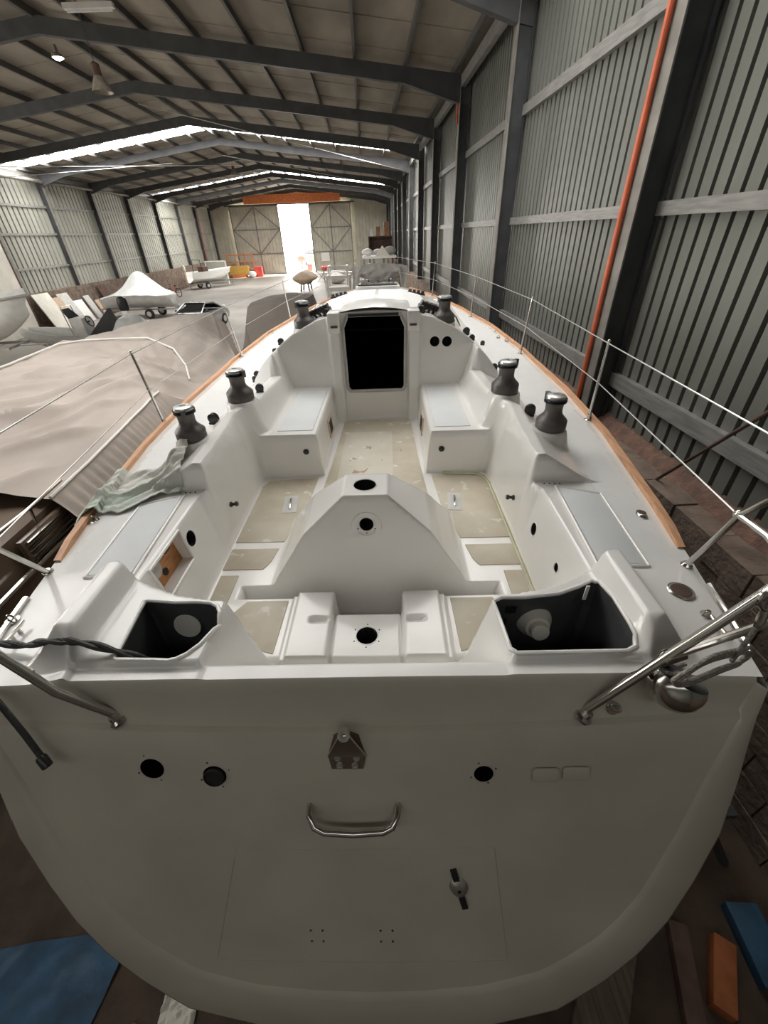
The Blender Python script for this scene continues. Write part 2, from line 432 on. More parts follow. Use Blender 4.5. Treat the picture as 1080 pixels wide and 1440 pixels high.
gate_leaf('door_1', -17.3, -11.05, 65.9)
gate_leaf('door_2', -7.1, -1.7, 65.9)
S(MB().box(-15.2, -3.0, 65.55, 65.75, 7.85, 8.75).build('trim_1', M['orange'], smooth=False))
S(MB().box(-17.8, -1.2, 65.7, 65.85, 7.68, 7.82).build('trim_2', M['shadowmetal'], smooth=False))
S(MB().box(XLS, XRS, Y0-.2, Y0, 0, 9.6).build('wall_back', M['sheet'], smooth=False))
# bracing rods under the roof
for (a, b) in (((-18.9, 27.4, 7.2), (-11.5, 33.0, 8.2)), ((-19.4, 24.0, 7.3), (-8.4, 38.0, 8.55)), ((-8.4, 22.0, 8.65), (2.4, 33.0, 7.5)), ((-8.4, 33.2, 8.5), (2.4, 44.0, 7.5))):
    S(MB().tube([a, b], .014, 6).build('brace_rod', M['wire']))
# gutter pipe along the left eave
S(MB().tube([(XL+.12, 10, 7.55), (XL+.12, 64, 7.55)], .09, 10).build('eave_gutter', M['flange']))

# conduits
def conduit(x, y, z0, z1, label, m=None):
    mb = MB(); mb.tube([(x, y, z0), (x, y, z1)], .031, 10)
    o = mb.build('conduit_pipe', m or M['pipe']); tag(o, label, 'pipe', None)
    z = z0+.5
    while z < z1:
        MB().lathe([(.034, -.02), (.034, .02)], 12, Matrix.Translation((x, y, z))).build('pipe_coupling', m or M['pipe'], o); z += 2.0
    return o
conduit(XR-.035, YA+.09, BT-.1, 7.8, 'long orange conduit pipe running up the nearest right-hand column')
conduit(XR-.035, YA+11.06, 6.9, 7.6, 'short orange pipe at the top of a column on the right wall')
conduit(XL+.037, YA+BAY*10+.07, .6, 7.3, 'red pipe up a column near the far end of the left wall', M['red'])

# hanging high-bay lamps
def bay_lamp(x, y, z, ztop, label):
    t = thing('high_bay_lamp', label, 'lamp', (x, y, z)); t.scale = (.8,.8,.8)
    MB().lathe([(.30, 0), (.29, .02), (.20, .22), (.11, .36), (.10, .38)], 24, cap=False).build('lamp_shade', M['lamp'], t)
    MB().lathe([(.11, .36), (.12, .38), (.12, .62), (.06, .66)], 16).build('gear_housing', M['rustdark'], t)
    MB().lathe([(.09, .10), (.11, .2), (.06, .34)], 12).build('bulb', M['white'], t)
    MB().tube([(0, 0, .65), (0, 0, (ztop-z)/.8)], .012, 6).build('hanging_rod', M['shadowmetal'], t)
bay_lamp(-6.32, 14.5, 7.38, roofz(-6.32)+.2, 'bell-shaped high-bay lamp hanging under the near roof at upper left')
bay_lamp(-9.1, 38, 8.05, roofz(-9.1)+.2, 'small distant bell lamp hanging from the ridge beyond the skylight')
t = thing('roof_hole_glow', 'small bright round hole in the roof near the ridge at the upper left, added as a glowing ball', 'lamp', (-8.85, 18.0, 8.86))  # stands for a bright hole in the roof; the lamp form is added
MB().lathe([(.05,.30),(.06,.14),(.15,.10),(.16,.03)], 20, cap=False).build('hole_glow_collar', M['lamp'], t)
MB().ball((0,0,.05), .13, 10, (1,1,.6)).build('bulb', emit('roof_hole_daylight', (1,.98,.95), 12.0), t)
t = thing('strip_light', 'pale strip light fixed under the roof at the top left edge', 'light', (-5.9, 14.1, 8.62))
MB().box(-.55, .55, -.06, .06, 0, .09).build('housing', M['white'], t, smooth=False)
MB().tube([(-.5, 0, -.03), (.5, 0, -.03)], .02, 8).build('tube', M['white'], t)
# ------------------------------------------------------------------ the yacht's deck moulding as a height field
def _ss(a, b, x):
    t = np.clip((x-a)/(b-a), 0, 1); return t*t*(3-2*t)
def _mx(a, b, k):
    h = np.clip(.5+.5*(a-b)/k, 0, 1); return b*(1-h)+a*h + k*h*(1-h)
def _mn(a, b, k):
    h = np.clip(.5+.5*(b-a)/k, 0, 1); return b*(1-h)+a*h - k*h*(1-h)
def _in(y, tab): return np.interp(y, [t[0] for t in tab], [t[1] for t in tab])
HW = [(.80,1.45),(1.4,1.57),(2,1.68),(3,1.83),(4,1.89),(5.5,1.89),(7,1.78),(8.5,1.52),(10,1.12),(11,.68),(11.8,.10)]
ZE = [(.8,2.92),(3,2.93),(5,2.95),(8,3.04),(11.8,3.2)]
ROOFP = [(0,3.64),(.36,3.63),(.62,3.565),(.85,3.46),(.97,3.385),(1.09,3.29),(1.18,3.20),(1.27,3.08),(1.33,2.95),(1.5,2.6),(3,1.0)]
SOLE = 2.5
def zdeck(ax, y):
    hw = _in(y, HW); return _in(y, ZE) + .05*(1-np.clip(ax/hw, 0, 1)**2)
def yfb(ax): return 1.30 + np.interp(ax, [.5,.65,.8,.95,1.1,1.3], [-.02,.0,.03,.09,.17,.17])
def zfun(x, y):
    x = np.asarray(x, float); y = np.asarray(y, float)
    ax = np.abs(x); deck = zdeck(ax, y)
    # coachroof
    f = _in(y, [(4.3,1),(6,.93),(7.2,.82),(8.2,.62),(9.5,.22),(10.4,0)])
    w = _in(y, [(4.5,1),(7,.92),(9,.68),(10.4,.4)])
    rp = np.interp(ax/w, [t[0] for t in ROOFP], [t[1] for t in ROOFP])
    roof = deck + (rp-3.0)*f - .02*(1-f) - .1*(f < .01)
    roof = np.where(y > 4.35, roof, 0)
    # coaming
    xi = _in(y, [(2.2,1.015),(3.12,1.10),(3.34,1.0),(4.6,1.03)])
    zc = _in(y, [(2.2,3.14),(3.4,3.13),(4.6,3.06)])
    coam = zc - np.maximum(0, ax-xi-.07)*.62
    coam = np.minimum(coam, 2.93+(y-2.24)*11)
    # stern bins and the transom curb
    rim = .085*_ss(1.03, 1.10, ax)
    rim = rim*_ss(.93, 1.06, y)
    btop = np.minimum(np.minimum(2.995+rim, 3.08-(ax-1.16)*1.5), 2.965-np.maximum(0, ax-1.08)*.5+np.maximum(0, y-.925)*1.2)
    bin_ = np.minimum(np.minimum(2.44+(ax-.47)*5.0, 2.5+(yfb(ax)-y)*11), btop)
    bin_ = np.where(y < 1.7, bin_, 0)
    curb = np.minimum(2.965 - np.maximum(0, ax-1.08)*.30, 2.44+(.99-y)*13)
    curb = np.where(y < 1.2, curb, 0)
    top = _mx(deck, coam, .05); top = _mx(top, bin_, .06); top = np.maximum(top, curb)
    top = _mx(top, roof, .05)
    for (px, py, pr, pz) in ((1.105, 3.40, .125, 3.15), (1.255, 2.70, .12, 3.115)):
        d = np.hypot(ax-px, y-py); pad = np.minimum(pz, pz+(pr-d)*5)
        top = np.where(d < .25, _mx(top, pad, .05), top)
    # cockpit
    fl = SOLE - .06*_ss(1.32, 1.24, y)
    bench = np.minimum(np.minimum(2.5+(ax-.455)*12, 2.5+(y-3.22)*10), 2.88)
    fl2 = _mx(fl, bench, .05)
    s1 = _in(y, [(1.3,6),(2.15,6),(2.3,15),(3.1,6)])
    wa = 2.5+(ax-.985)*s1; wb = 2.88+(ax-.925)*3.5
    t = _ss(3.16, 3.36, y); wx = wa*(1-t)+wb*t
    yb = 4.56 - .085*_ss(.345, .365, ax) + .055*_ss(.45, .50, ax)
    wy = 2.5+(y-yb)*16
    rec = _mx(fl2, wx, .12); rec = _mx(rec, wy, .14)
    P = np.interp(ax, [0,.125,.371,.556,.64,2], [3.08,3.08,2.845,2.57,2.40,1.0])
    ped = np.minimum(np.minimum(P, 3.08-np.maximum(0, y-2.17)*1.5), 2.5+(y-1.83)*6.45)
    pedz = np.where(y > 1.6, ped, 0)
    rec = _mx(rec, pedz, .05)
    step = np.minimum.reduce([np.full_like(ax, 2.56), 2.42+(ax-.185)*12, 2.42+(.425-ax)*8, 2.40+(1.722-y)*14, 2.40+(y-1.24)*5])
    box = np.minimum.reduce([np.full_like(ax, 2.525), 2.40+(.185-ax)*12, 2.40+(1.575-y)*12, 2.40+(y-1.20)*1.4])
    kerb = np.minimum.reduce([np.full_like(ax, 2.53), 2.40+(ax-.40)*9, 2.40+(.455-ax)*9, 2.40+(1.722-y)*14, 2.40+(y-1.24)*5])
    rec = np.where(y < 1.8, _mx(_mx(_mx(rec, step, .02), box, .02), kerb, .02), rec)
    dent = np.clip(1-((np.abs(ax-.262)-0).clip(0)/.055)**4 - ((y-1.505)/.022)**2, 0, 1)
    rec = rec - .028*np.sqrt(dent)
    ya = np.where(ax < .185, 1.585, 1.725)
    well = np.maximum.reduce([np.full_like(ax, 2.26), 2.5+(y-1.83)*6.45, 2.5+(ya-y)*13, 2.5+(ax-.79)*4])
    rec = np.where((y > 1.5) & (y < 1.9), _mn(rec, well, .03), rec)
    rec = _mx(rec, bin_, .06); rec = np.maximum(rec, curb)
    z = _mn(top, rec, .05)
    z = np.maximum(z, np.where(ax < .7, _mx(np.minimum(rec, 3.2), pedz, .02)*(pedz > 2.75), 0))
    return np.where(y > 4.75, top, z)
# ------------------------------------------------------------------ the yacht
BOAT_RZ = -0.0441
bo = Matrix.Rotation(BOAT_RZ, 3, 'Z') @ Vector((-0.156, 0, 0))
yacht = thing('sailing_yacht', 'large white sailing yacht seen over its stern, open cockpit stripped of its wheel', 'sailing yacht', (bo.x, bo.y, 0), BOAT_RZ)
def hwf(y): return float(_in(y, HW))
# --- deck moulding
def deck_mesh():
    def rows(a, b, d): return list(np.arange(a, b-1e-6, d))
    ys = rows(.888,1.48,.008)+rows(1.48,1.66,.012)+rows(1.66,2.0,.006)+rows(2.0,2.2,.012)+rows(2.2,2.32,.006)+rows(2.32,3.16,.012)+rows(3.16,3.32,.007)+rows(3.32,4.44,.013)+rows(4.44,4.70,.0045)+rows(4.70,5.0,.02)+rows(5.0,11.8,.06)+[11.8]
    ys = np.array(ys); hw = _in(ys, HW)
    xs = np.concatenate([np.arange(-1.92, -1.30, .02), np.arange(-1.30, 1.3001, .0115), np.arange(1.32, 1.921, .02)])
    X = np.clip(xs[None, :], -hw[:, None], hw[:, None]); Y = np.repeat(ys[:, None], len(xs), 1)
    Z = zfun(X, Y)
    n, m = X.shape
    return X, Y, Z, n, m
X, Y, Z, n, m = deck_mesh()
V = np.stack([X.ravel(), Y.ravel(), Z.ravel()], 1)
idx = np.arange(n*m).reshape(n, m)
F = np.stack([idx[:-1,:-1].ravel(), idx[:-1,1:].ravel(), idx[1:,1:].ravel(), idx[1:,:-1].ravel()], 1)
A = V[F]
C = A.mean(1)
ar = np.abs((A[:,2,0]-A[:,0,0])*(A[:,3,1]-A[:,1,1])-(A[:,3,0]-A[:,1,0])*(A[:,2,1]-A[:,0,1]))
keep = ar > 1e-8
BIN_S = [(.575,1.235),(.70,1.232),(.85,1.25),(.95,1.29),(1.02,1.325),(1.045,1.31),(1.055,1.20),(1.055,1.02),(1.04,.978),(1.0,.958),(.60,.955),(.58,.975)]
BIN_P = [(-.94,1.25),(-.925,1.258),(-.80,1.243),(-.70,1.243),(-.64,1.235),(-.605,1.215),(-.583,1.18),(-.575,1.13),(-.582,1.075),(-.605,1.02),(-.64,.975),(-.675,.952),(-.70,.948),(-.90,.955),(-.912,.965)]
CW = [(-.315,2.86),(-.285,2.825),(.285,2.825),(.315,2.86),(.325,3.47),(.27,3.585),(-.27,3.585),(-.325,3.47)]
NICHE = [(1.505,2.735),(1.835,2.735),(1.835,2.935),(1.505,2.935)]
def circ(cx, cy, r, n=20): return [(cx+r*math.cos(2*PI*i/n), cy+r*math.sin(2*PI*i/n)) for i in range(n)]
# (polygon, plane axes, limits on the third axis, depth vector, lining material; black paints a cutout's darkness)
HOLES = [
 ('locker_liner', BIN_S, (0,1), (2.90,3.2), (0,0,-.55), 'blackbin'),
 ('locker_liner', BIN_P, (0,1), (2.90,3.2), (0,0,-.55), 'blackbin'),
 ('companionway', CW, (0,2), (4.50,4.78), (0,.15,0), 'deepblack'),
 ('compass_cutout', circ(-.005,2.035,.066), (0,1), (3.0,3.2), (0,0,-.10), 'black'),
 ('shaft_cutout', circ(0,2.908,.043), (0,2), (1.80,1.99), (0,.10,0), 'black'),
 ('quadrant_cutout', circ(0,1.42,.058), (0,1), (2.45,2.6), (0,0,-.12), 'black'),
 ('instrument_cutout', circ(.633,3.318,.053), (0,2), (4.4,4.70), (0,.12,0), 'black'),
 ('instrument_cutout', circ(.762,3.314,.053), (0,2), (4.4,4.70), (0,.12,0), 'black'),
 ('side_cutout', circ(1.90,2.83,.05), (1,2), (-1.2,-.9), (-.08,0,0), 'black'),
 ('side_cutout', circ(2.045,2.73,.042), (1,2), (.9,1.2), (.08,0,0), 'black'),
 ('side_cutout', circ(1.665,2.755,.028), (1,2), (.9,1.2), (.08,0,0), 'black'),
 ('side_niche', NICHE, (1,2), (-1.2,-.9), (-.07,0,0), 'gel'),
]
def cut_poly(bm, poly, ax, lim):
    o3 = 3-ax[0]-ax[1]; n = len(poly)
    lo = [min(p[i] for p in poly) for i in (0,1)]; hi = [max(p[i] for p in poly) for i in (0,1)]
    def region():
        out = []
        for f in bm.faces:
            c = f.calc_center_median()
            if not lim[0] < c[o3] < lim[1]: continue
            if any(max(v.co[ax[i]] for v in f.verts) < lo[i]-.002 or min(v.co[ax[i]] for v in f.verts) > hi[i]+.002 for i in (0,1)): continue
            out.append(f)
        return out
    fs = region()
    for i in range(n):
        a, b = poly[i], poly[(i+1) % n]
        d = (b[0]-a[0], b[1]-a[1]); no = [0,0,0]; no[ax[0]] = -d[1]; no[ax[1]] = d[0]
        co = [0,0,0]; co[ax[0]] = a[0]; co[ax[1]] = a[1]; co[o3] = (lim[0]+lim[1])/2
        fs = [f for f in fs if f.is_valid]
        es = list({e for f in fs for e in f.edges}); vs_ = list({v for f in fs for v in f.verts})
        r = bmesh.ops.bisect_plane(bm, geom=fs+es+vs_, plane_co=co, plane_no=no, dist=1e-6)
        fs = [g for g in r['geom'] if isinstance(g, bmesh.types.BMFace)]
    dele = []; rim = []
    for f in fs:
        c = f.calc_center_median(); x, y = c[ax[0]], c[ax[1]]; ins = False
        for i in range(n):
            x1, y1 = poly[i]; x2, y2 = poly[(i+1) % n]
            if (y1 > y) != (y2 > y) and x < (x2-x1)*(y-y1)/(y2-y1+1e-12)+x1: ins = not ins
        if ins: dele.append(f)
    rim = {}
    ds = set(dele)
    for f in dele:
        for e in f.edges:
            if any(g not in ds for g in e.link_faces):
                for v in e.verts: rim[v.index if v.index >= 0 else id(v)] = v.co.copy()
    bmesh.ops.delete(bm, geom=dele, context='FACES')
    return list(rim.values())
F = F[keep]
me = bpy.data.meshes.new('deck_moulding'); me.from_pydata(V.tolist(), [], F.tolist())
me.materials.append(M['gel']); me.materials.append(M['deckgrey'])
Cc = V[F].mean(1); axc = np.abs(Cc[:,0]); hwc = _in(Cc[:,1], HW)
nons = (Cc[:,1] > 1.5) & (axc < hwc-.09) & (axc > np.where(Cc[:,1] < 2.3, 1.40, 1.36)) & (Cc[:,1] < 9)
nons |= (Cc[:,1] > 4.80) & (axc < .62) & (axc > .02) & (Cc[:,1] < 7.0) & ((axc > .39) | (Cc[:,1] > 5.5))
me.polygons.foreach_set('material_index', nons.astype(int)); me.polygons.foreach_set('use_smooth', [True]*len(F))
bm = bmesh.new(); bm.from_mesh(me)
bmesh.ops.delete(bm, geom=[v for v in bm.verts if not v.link_faces], context='VERTS')
RIMS = [cut_poly(bm, h[1], h[2], h[3]) for h in HOLES]
bm.to_mesh(me); bm.free()
deck = bpy.data.objects.new('deck_moulding', me); COL.objects.link(deck); deck.parent = yacht

# --- transom: curb band, ledge, sloping panel
TW = [(1.50,.0),(1.505,.22),(1.53,.48),(1.60,.74),(1.75,.945),(1.85,1.03),(2.0,1.12),(2.25,1.215),(2.44,1.27),(2.6,1.315),(2.74,1.36),(2.80,1.385),(2.92,1.43)]
def tw(z): return lerp(TW, z)
def ty(x, z): return .765 - .36*(2.79-z) + .035*(x/1.3)**2
P = []; N = 81
us = [-1+2*i/(N-1) for i in range(N)]
r0 = [(u*1.445, .888, float(zfun(np.array(u*1.445), np.array(.888)))) for u in us]
r1 = [(u*1.44, .875, r0[i][2]-.012) for i, u in enumerate(us)]
P = [r0, r1]
for k in range(1, 7):
    t = k/6; P.append([(u*(1.44*(1-t)+1.395*t), (.875*(1-t)+.80*t) + .03*(u*1.1)**2*t, (r1[i][2])*(1-t)+(2.785+.02*u*u)*t - .012*math.sin(PI*t)*(1-u**8)) for i, u in enumerate(us)])
P.append([(u*1.39, .775+.035*(u*1.07)**2, 2.782+.02*u*u) for u in us])
P.append([(u*1.388, .768+.035*(u*1.07)**2, 2.772+.02*u*u) for u in us])
zz = [2.73,2.65,2.55,2.44,2.3,2.15,2.0,1.88,1.78,1.68,1.61,1.56,1.53,1.513,1.505,1.5]
for z in zz:
    w_ = max(tw(z), 1e-3); P.append([(u*w_, ty(u*w_, z), z + (.02*u*u if z > 2.6 else 0)) for u in us])
mb = MB(); mb.grid(P); transom = mb.build('transom', M['gel_hull'], yacht, angle=40)
# --- hull: rounded quarter at the stern, then stations to the bow
rings = []
rim = [(P[k][0]) for k in range(1, len(P))] + [P[-1][j] for j in range(1, N-1)] + [P[k][-1] for k in range(len(P)-1, 0, -1)]
# resample the U evenly
def resample(pts, k):
    pts = [Vector(p) for p in pts]; d = [0]
    for a, b in zip(pts, pts[1:]): d.append(d[-1]+(b-a).length)
    out = []; j = 0
    for i in range(k):
        s = d[-1]*i/(k-1)
        while j < len(d)-2 and d[j+1] < s: j += 1
        q = (s-d[j])/max(1e-9, d[j+1]-d[j]); out.append(pts[j].lerp(pts[j+1], q))
    return out
NR = 121
U = resample(rim, NR)
OW = [(1.145,.0),(1.16,.25),(1.20,.50),(1.30,.86),(1.46,1.05),(1.62,1.19),(1.80,1.295),(2.0,1.37),(2.25,1.44),(2.51,1.46),(2.74,1.468),(2.92,1.468)]
zo = [2.90,2.82,2.74,2.65,2.51,2.38,2.25,2.1,2.0,1.9,1.8,1.71,1.62,1.54,1.46,1.38,1.30,1.25,1.20,1.175,1.16,1.15,1.147]
half = [(lerp(OW, z), z) for z in zo]
O2 = [(-x, z) for x, z in half] + [(0, 1.145)] + [(x, z) for x, z in half[::-1]]
OU = resample([(x, ty(x, z) if z < 2.76 else ty(x, 2.76)+(z-2.76)*.35, z) for x, z in O2], NR)
def ring(t, fw):
    out = []
    for a, b in zip(U, OU):
        p = a.lerp(b, t); out.append(Vector((p.x, p.y+fw*sstep(2.95, 2.7, p.z), p.z)))
    return out
def grow(r, o, fw):
    out = []
    for i, p in enumerate(r):
        a = r[max(0, i-2)]; b = r[min(NR-1, i+2)]; t = b-a; nrm = Vector((t.z, 0, -t.x)).normalized()
        if nrm.dot(Vector((p.x, 0, p.z-2.9))) < 0: nrm = -nrm
        out.append(p + nrm*o + Vector((0, fw, 0)))
    return out
rings = [U, ring(.05, -.008), ring(.12, -.012), ring(.5, .0), ring(.91, .016), ring(.97, .022)]
e0 = ring(1.0, .035); rings += [e0, grow(e0, .012, .02), grow(e0, .018, .05), grow(e0, .02, .10)]
NSTERN = 4
ZB = [(1.0,1.27),(2,1.12),(4,1.0),(6,.98),(8,1.1),(10,1.6),(11,2.2),(11.8,3.0)]
for y in (1.0,1.5,2.2,3,4,5,6,7,8,9,10,10.7,11.3,11.8):
    hw_ = hwf(y); ze = float(_in(y, ZE)); zb = lerp(ZB, y); rg = []
    for i in range(NR):
        a = -PI/2 + PI*i/(NR-1)
        c, s_ = math.cos(a), math.sin(a)
        rg.append(Vector((hw_*math.copysign(abs(s_)**.55, s_), y, ze - (ze-zb)*abs(c)**1.1)))
    rings.append(resample(rg, NR))
mb = MB(); mb.grid([[tuple(p) for p in r] for r in rings]); mb.mi = [1 if i//(NR-1) >= NSTERN and 12 < i % (NR-1) < NR-13 else 0 for i in range(len(mb.f))]; hull = mb.build('hull', [M['gel_hull'], M['antifoul']], yacht, angle=60)
# keel stub resting in the cradle
mb = MB(); mb.prism([(-.05,3.8),(.05,3.8),(.16,5.0),(.05,6.0),(-.05,6.0),(-.16,5.0)], 0.0, 1.1); mb.build('keel', M['rustdark'], yacht)
# cabin: near-black box below the companionway, its darkness put into the colour
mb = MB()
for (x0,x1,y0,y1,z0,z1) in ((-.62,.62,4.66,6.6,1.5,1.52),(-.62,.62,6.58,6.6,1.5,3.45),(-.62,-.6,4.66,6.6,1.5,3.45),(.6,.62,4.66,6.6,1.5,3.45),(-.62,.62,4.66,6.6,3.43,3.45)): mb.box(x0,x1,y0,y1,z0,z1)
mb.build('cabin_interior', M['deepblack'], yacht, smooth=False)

def surf_at(p, ax, lim):
    """point on the deck moulding for a hole polygon corner"""
    if ax == (0,1): return Vector((p[0], p[1], float(zfun(np.array(p[0]), np.array(p[1])))))
    lo, hi = lim
    q = np.linspace(lo, hi, 1500)
    if ax == (0,2): z = zfun(np.full(1500, p[0]), q); k = int(np.argmax(z > p[1])); return Vector((p[0], q[k], p[1]))
    if lo < 0: q = q[::-1]
    z = zfun(q, np.full(1500, p[0])); k = int(np.argmax(z > p[1])); return Vector((q[k], p[0], p[1]))
for (nm, poly, ax, lim, dep, mm) in HOLES:
    # refine the outline, then run the lining inwards
    if len(poly) < 16: poly = [(a[0]+(b[0]-a[0])*k/4, a[1]+(b[1]-a[1])*k/4) for a, b in zip(poly, poly[1:]+poly[:1]) for k in range(4)]
    ring = [surf_at(p, ax, lim) for p in poly]; d = Vector(dep); c = sum(ring, Vector())/len(ring)
    mb = MB(); nn = len(ring)
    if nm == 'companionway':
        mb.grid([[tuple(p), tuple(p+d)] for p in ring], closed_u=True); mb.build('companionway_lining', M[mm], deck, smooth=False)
        mb = MB(); mb.tube([p+Vector((0,-.006,0)) for p in ring], .013, 8, closed=True)
        mb.tube([p+Vector((0,-.004,0))+(p-c).normalized()*.022 for p in ring], .006, 6, closed=True)
        mb.build('companionway_frame', M['boardgrey'], yacht); continue
    back = [tuple(p+d) for p in ring]
    mb.grid([[tuple(p), tuple(p+d)] for p in ring], closed_u=True)
    if nm != 'side_niche': mb.add(back, [tuple(range(nn))])
    else: NB = back
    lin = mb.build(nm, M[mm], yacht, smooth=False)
    if nm == 'locker_liner':
        MB().tube([p+Vector((0,0,.002)) for p in ring], .009, 8, closed=True).build('opening_lip', M['gel'], lin)
    elif nm == 'side_niche':
        MB().tube([p for p in ring], .010, 8, closed=True).build('niche_lip', M['gel'], lin)
    else:
        r_ = max((p-c).length for p in ring); mb = MB()
        mb.tube([c+(p-c)*1.02 for p in ring], .0035, 6, closed=True)
        mb.build('cutout_rim', M['gel'], lin)
        if nm in ('quadrant_cutout', 'shaft_cutout'):
            for k in range(6):
                a = 2*PI*k/6+.5; v = Vector((0,0,0)); v[ax[0]] = math.cos(a)*r_*1.28; v[ax[1]] = math.sin(a)*r_*1.28
                if ax == (0,2): q = surf_at(((c+v).x, (c+v).z), ax, lim)
                else: q = surf_at(((c+v).x, (c+v).y), ax, lim)
                MB().ball(q, .004, 5).build('screw_hole', M['black'], lin)
# ------------------------------------------------------------------ what is fixed to the yacht
def zs(x, y): return float(zfun(np.array(float(x)), np.array(float(y))))
def Y_(mb, name, m, parent=None, **k): return mb.build(name, m, parent or yacht, **k)
def mir(poly): return [(-x, y) for x, y in poly][::-1]
# worn beige sole panels
PC = [(-.375,4.49),(.375,4.49),(.41,3.4),(.455,2.64),(.44,2.60),(-.44,2.60),(-.455,2.64),(-.41,3.4)]
P1 = [(.50,3.17),(.92,3.13),(.965,3.03),(.965,2.265),(.62,2.265),(.535,2.62)]
P2 = [(.64,2.19),(.965,2.19),(.965,1.98),(.70,1.98),(.665,2.05)]
P3 = [(.84,1.925),(.955,1.925),(.95,1.62),(.84,1.66)]
P4 = [(.475,1.70),(.72,1.70),(.785,1.60),(.69,1.45),(.62,1.37),(.485,1.33)]
Y_(MB().prism(PC, SOLE-.01, SOLE+.006), 'sole_panel', M['sole_c'], bevel=.003)['label'] = 'centre sole panel with a rubbed pale patch and reddish stains'
for q in (P1, P2, P3, P4):
    for p in (q, mir(q)): Y_(MB().prism(p, SOLE-.01, SOLE+.006), 'sole_panel', M['sole'], bevel=.003)
Y_(MB().tube([(.60,3.205,2.512),(.90,3.175,2.512),(.965,3.12,2.512),(.985,3.0,2.512),(.985,1.70,2.512)], .010, 8).tube([(.60,3.185,2.51),(.89,3.155,2.51),(.945,3.10,2.51),(.965,3.0,2.51),(.965,1.70,2.51)], .007, 8), 'sealant_bead', M['sealant'])
# flush lifting handles in the sole
for x, y, a in ((-.667,2.745,.10), (.641,2.73,-.10)):
    T = Matrix.Translation((x, y, SOLE+.006)) @ Matrix.Rotation(a, 4, 'Z')
    h = Y_(MB().box(-.055,.055,-.125,.125,0,.004), 'lifting_plate', M['boardgrey'], bevel=.002); place(h, T)
    MB().tube([(0,-.075,.006),(0,-.055,.014),(0,.055,.014),(0,.075,.006)], .009, 8).build('lifting_handle', M['steel'], h)
# bench seat panels with a seam round them
for s in (1, -1):
    q = [(.53,3.34),(.84,3.34),(.83,4.42),(.53,4.42)]
    Y_(MB().prism(q if s > 0 else mir(q), 2.875, 2.886), 'seat_panel', M['sole'] if 0 else M['gel_lid'], bevel=.003)
# vents in the inboard bench sides
for s in (1, -1):
    T = Matrix.Translation((s*.466, 3.95, 2.675)) @ Matrix.Rotation(s*R(4.5), 4, 'Y')
    v = Y_(MB().box(-.006,.006,-.115,.115,-.095,.095), 'bench_vent', M['tan'], bevel=.003); place(v, T)
    MB().box(-.009*s-.002, -.009*s+.002, -.072, .072, -.06, .06).build('vent_opening', M['black'], v, smooth=False)
# black drain plugs on bench fronts and knobs on the sides
for x, y, z, ny in ((-.592,3.243,2.727,1),(.585,3.243,2.72,1)):
    p = Y_(MB().lathe([(.024,0),(.026,.008),(.020,.014),(.012,.022)], 16, frame_z((0,-1,.1), (x,y,z))), 'drain_plug', M['blackplastic'])
for s in (1, -1):
    p = Y_(MB().lathe([(.018,0),(.020,.01),(.011,.014),(.011,.035),(.019,.04),(.016,.055)], 14, frame_z((-s,0,.12), (s*1.002,2.43,2.72))), 'line_stopper', M['blackplastic'])
# plywood back of the port niche
nb = sum((Vector(p) for p in NB), Vector())/len(NB)
pl = Y_(MB().add(NB+[tuple(Vector(p)+Vector((-.012,0,0))) for p in NB], [tuple(range(len(NB))), tuple(range(2*len(NB)-1, len(NB)-1, -1))]), 'plywood_back', M['ply'], smooth=False)
NN = Vector((1,0,.17)).normalized()
def onp(y, z): return (nb.x - (z-nb.z)*.17 + .001, y, z)
MB().lathe([(.050,0),(.052,.012),(.046,.018),(.030,.02)], 24, frame_z(NN, onp(1.60,2.855))).build('gauge', M['boardgrey'], pl)
MB().lathe([(.020,0),(.022,.004)], 16, frame_z(NN, onp(1.665,2.785))).build('plug_hole', M['black'], pl)
MB().box(-.03,.03,-.03,.03,0,.012, frame_z(NN, onp(1.755,2.885))).build('switch_box', M['blackplastic'], pl, bevel=.004)
# boss round the wheel shaft hole
ring = []
mb = MB(); 
for (r_, o) in ((.088,0),(.086,.006),(.060,.007)): ring.append([(r_*math.cos(2*PI*i/32), 1.83+(2.908+r_*math.sin(2*PI*i/32)*1.0-2.5)*.155-o, 2.908+r_*math.sin(2*PI*i/32)-.01) for i in range(33)])
mb.grid(ring); Y_(mb, 'shaft_boss', M['gel'])
# locker lids
LID = [(1.165,2.165),(1.385,2.085),(1.345,1.47),(1.125,1.475)]
for s in (1, -1):
    q = LID if s > 0 else mir(LID)
    top = [(x, y, zs(x, y)+.010) for x, y in q]; bot = [(x, y, zs(x, y)-.02) for x, y in q]
    mb = MB().add(bot+top, [(3,2,1,0),(4,5,6,7),(0,1,5,4),(1,2,6,5),(2,3,7,6),(3,0,4,7)])
    lid = Y_(mb, 'locker_lid', M['gel_lid'], bevel=.004)
    cx = sum(p[0] for p in q)/4; cy = sum(p[1] for p in q)/4
    fr = [(cx+(p[0]-cx)*1.10, cy+(p[1]-cy)*1.035) for p in q]
    pts = []
    for a, b in zip(fr, fr[1:]+fr[:1]):
        for k in range(6): x = a[0]+(b[0]-a[0])*k/6; y = a[1]+(b[1]-a[1])*k/6; pts.append((x, y, zs(x, y)+.004))
    MB().tube(pts, .009, 8, closed=True).build('lid_frame', M['gel'], lid)
    for k in range(4):
        x = s*(1.10+.032*k); MB().lathe([(.005,0),(.005,.003)], 8, Matrix.Translation((x, 2.215, zs(x, 2.215)))).build('drain_hole', M['black'], yacht)
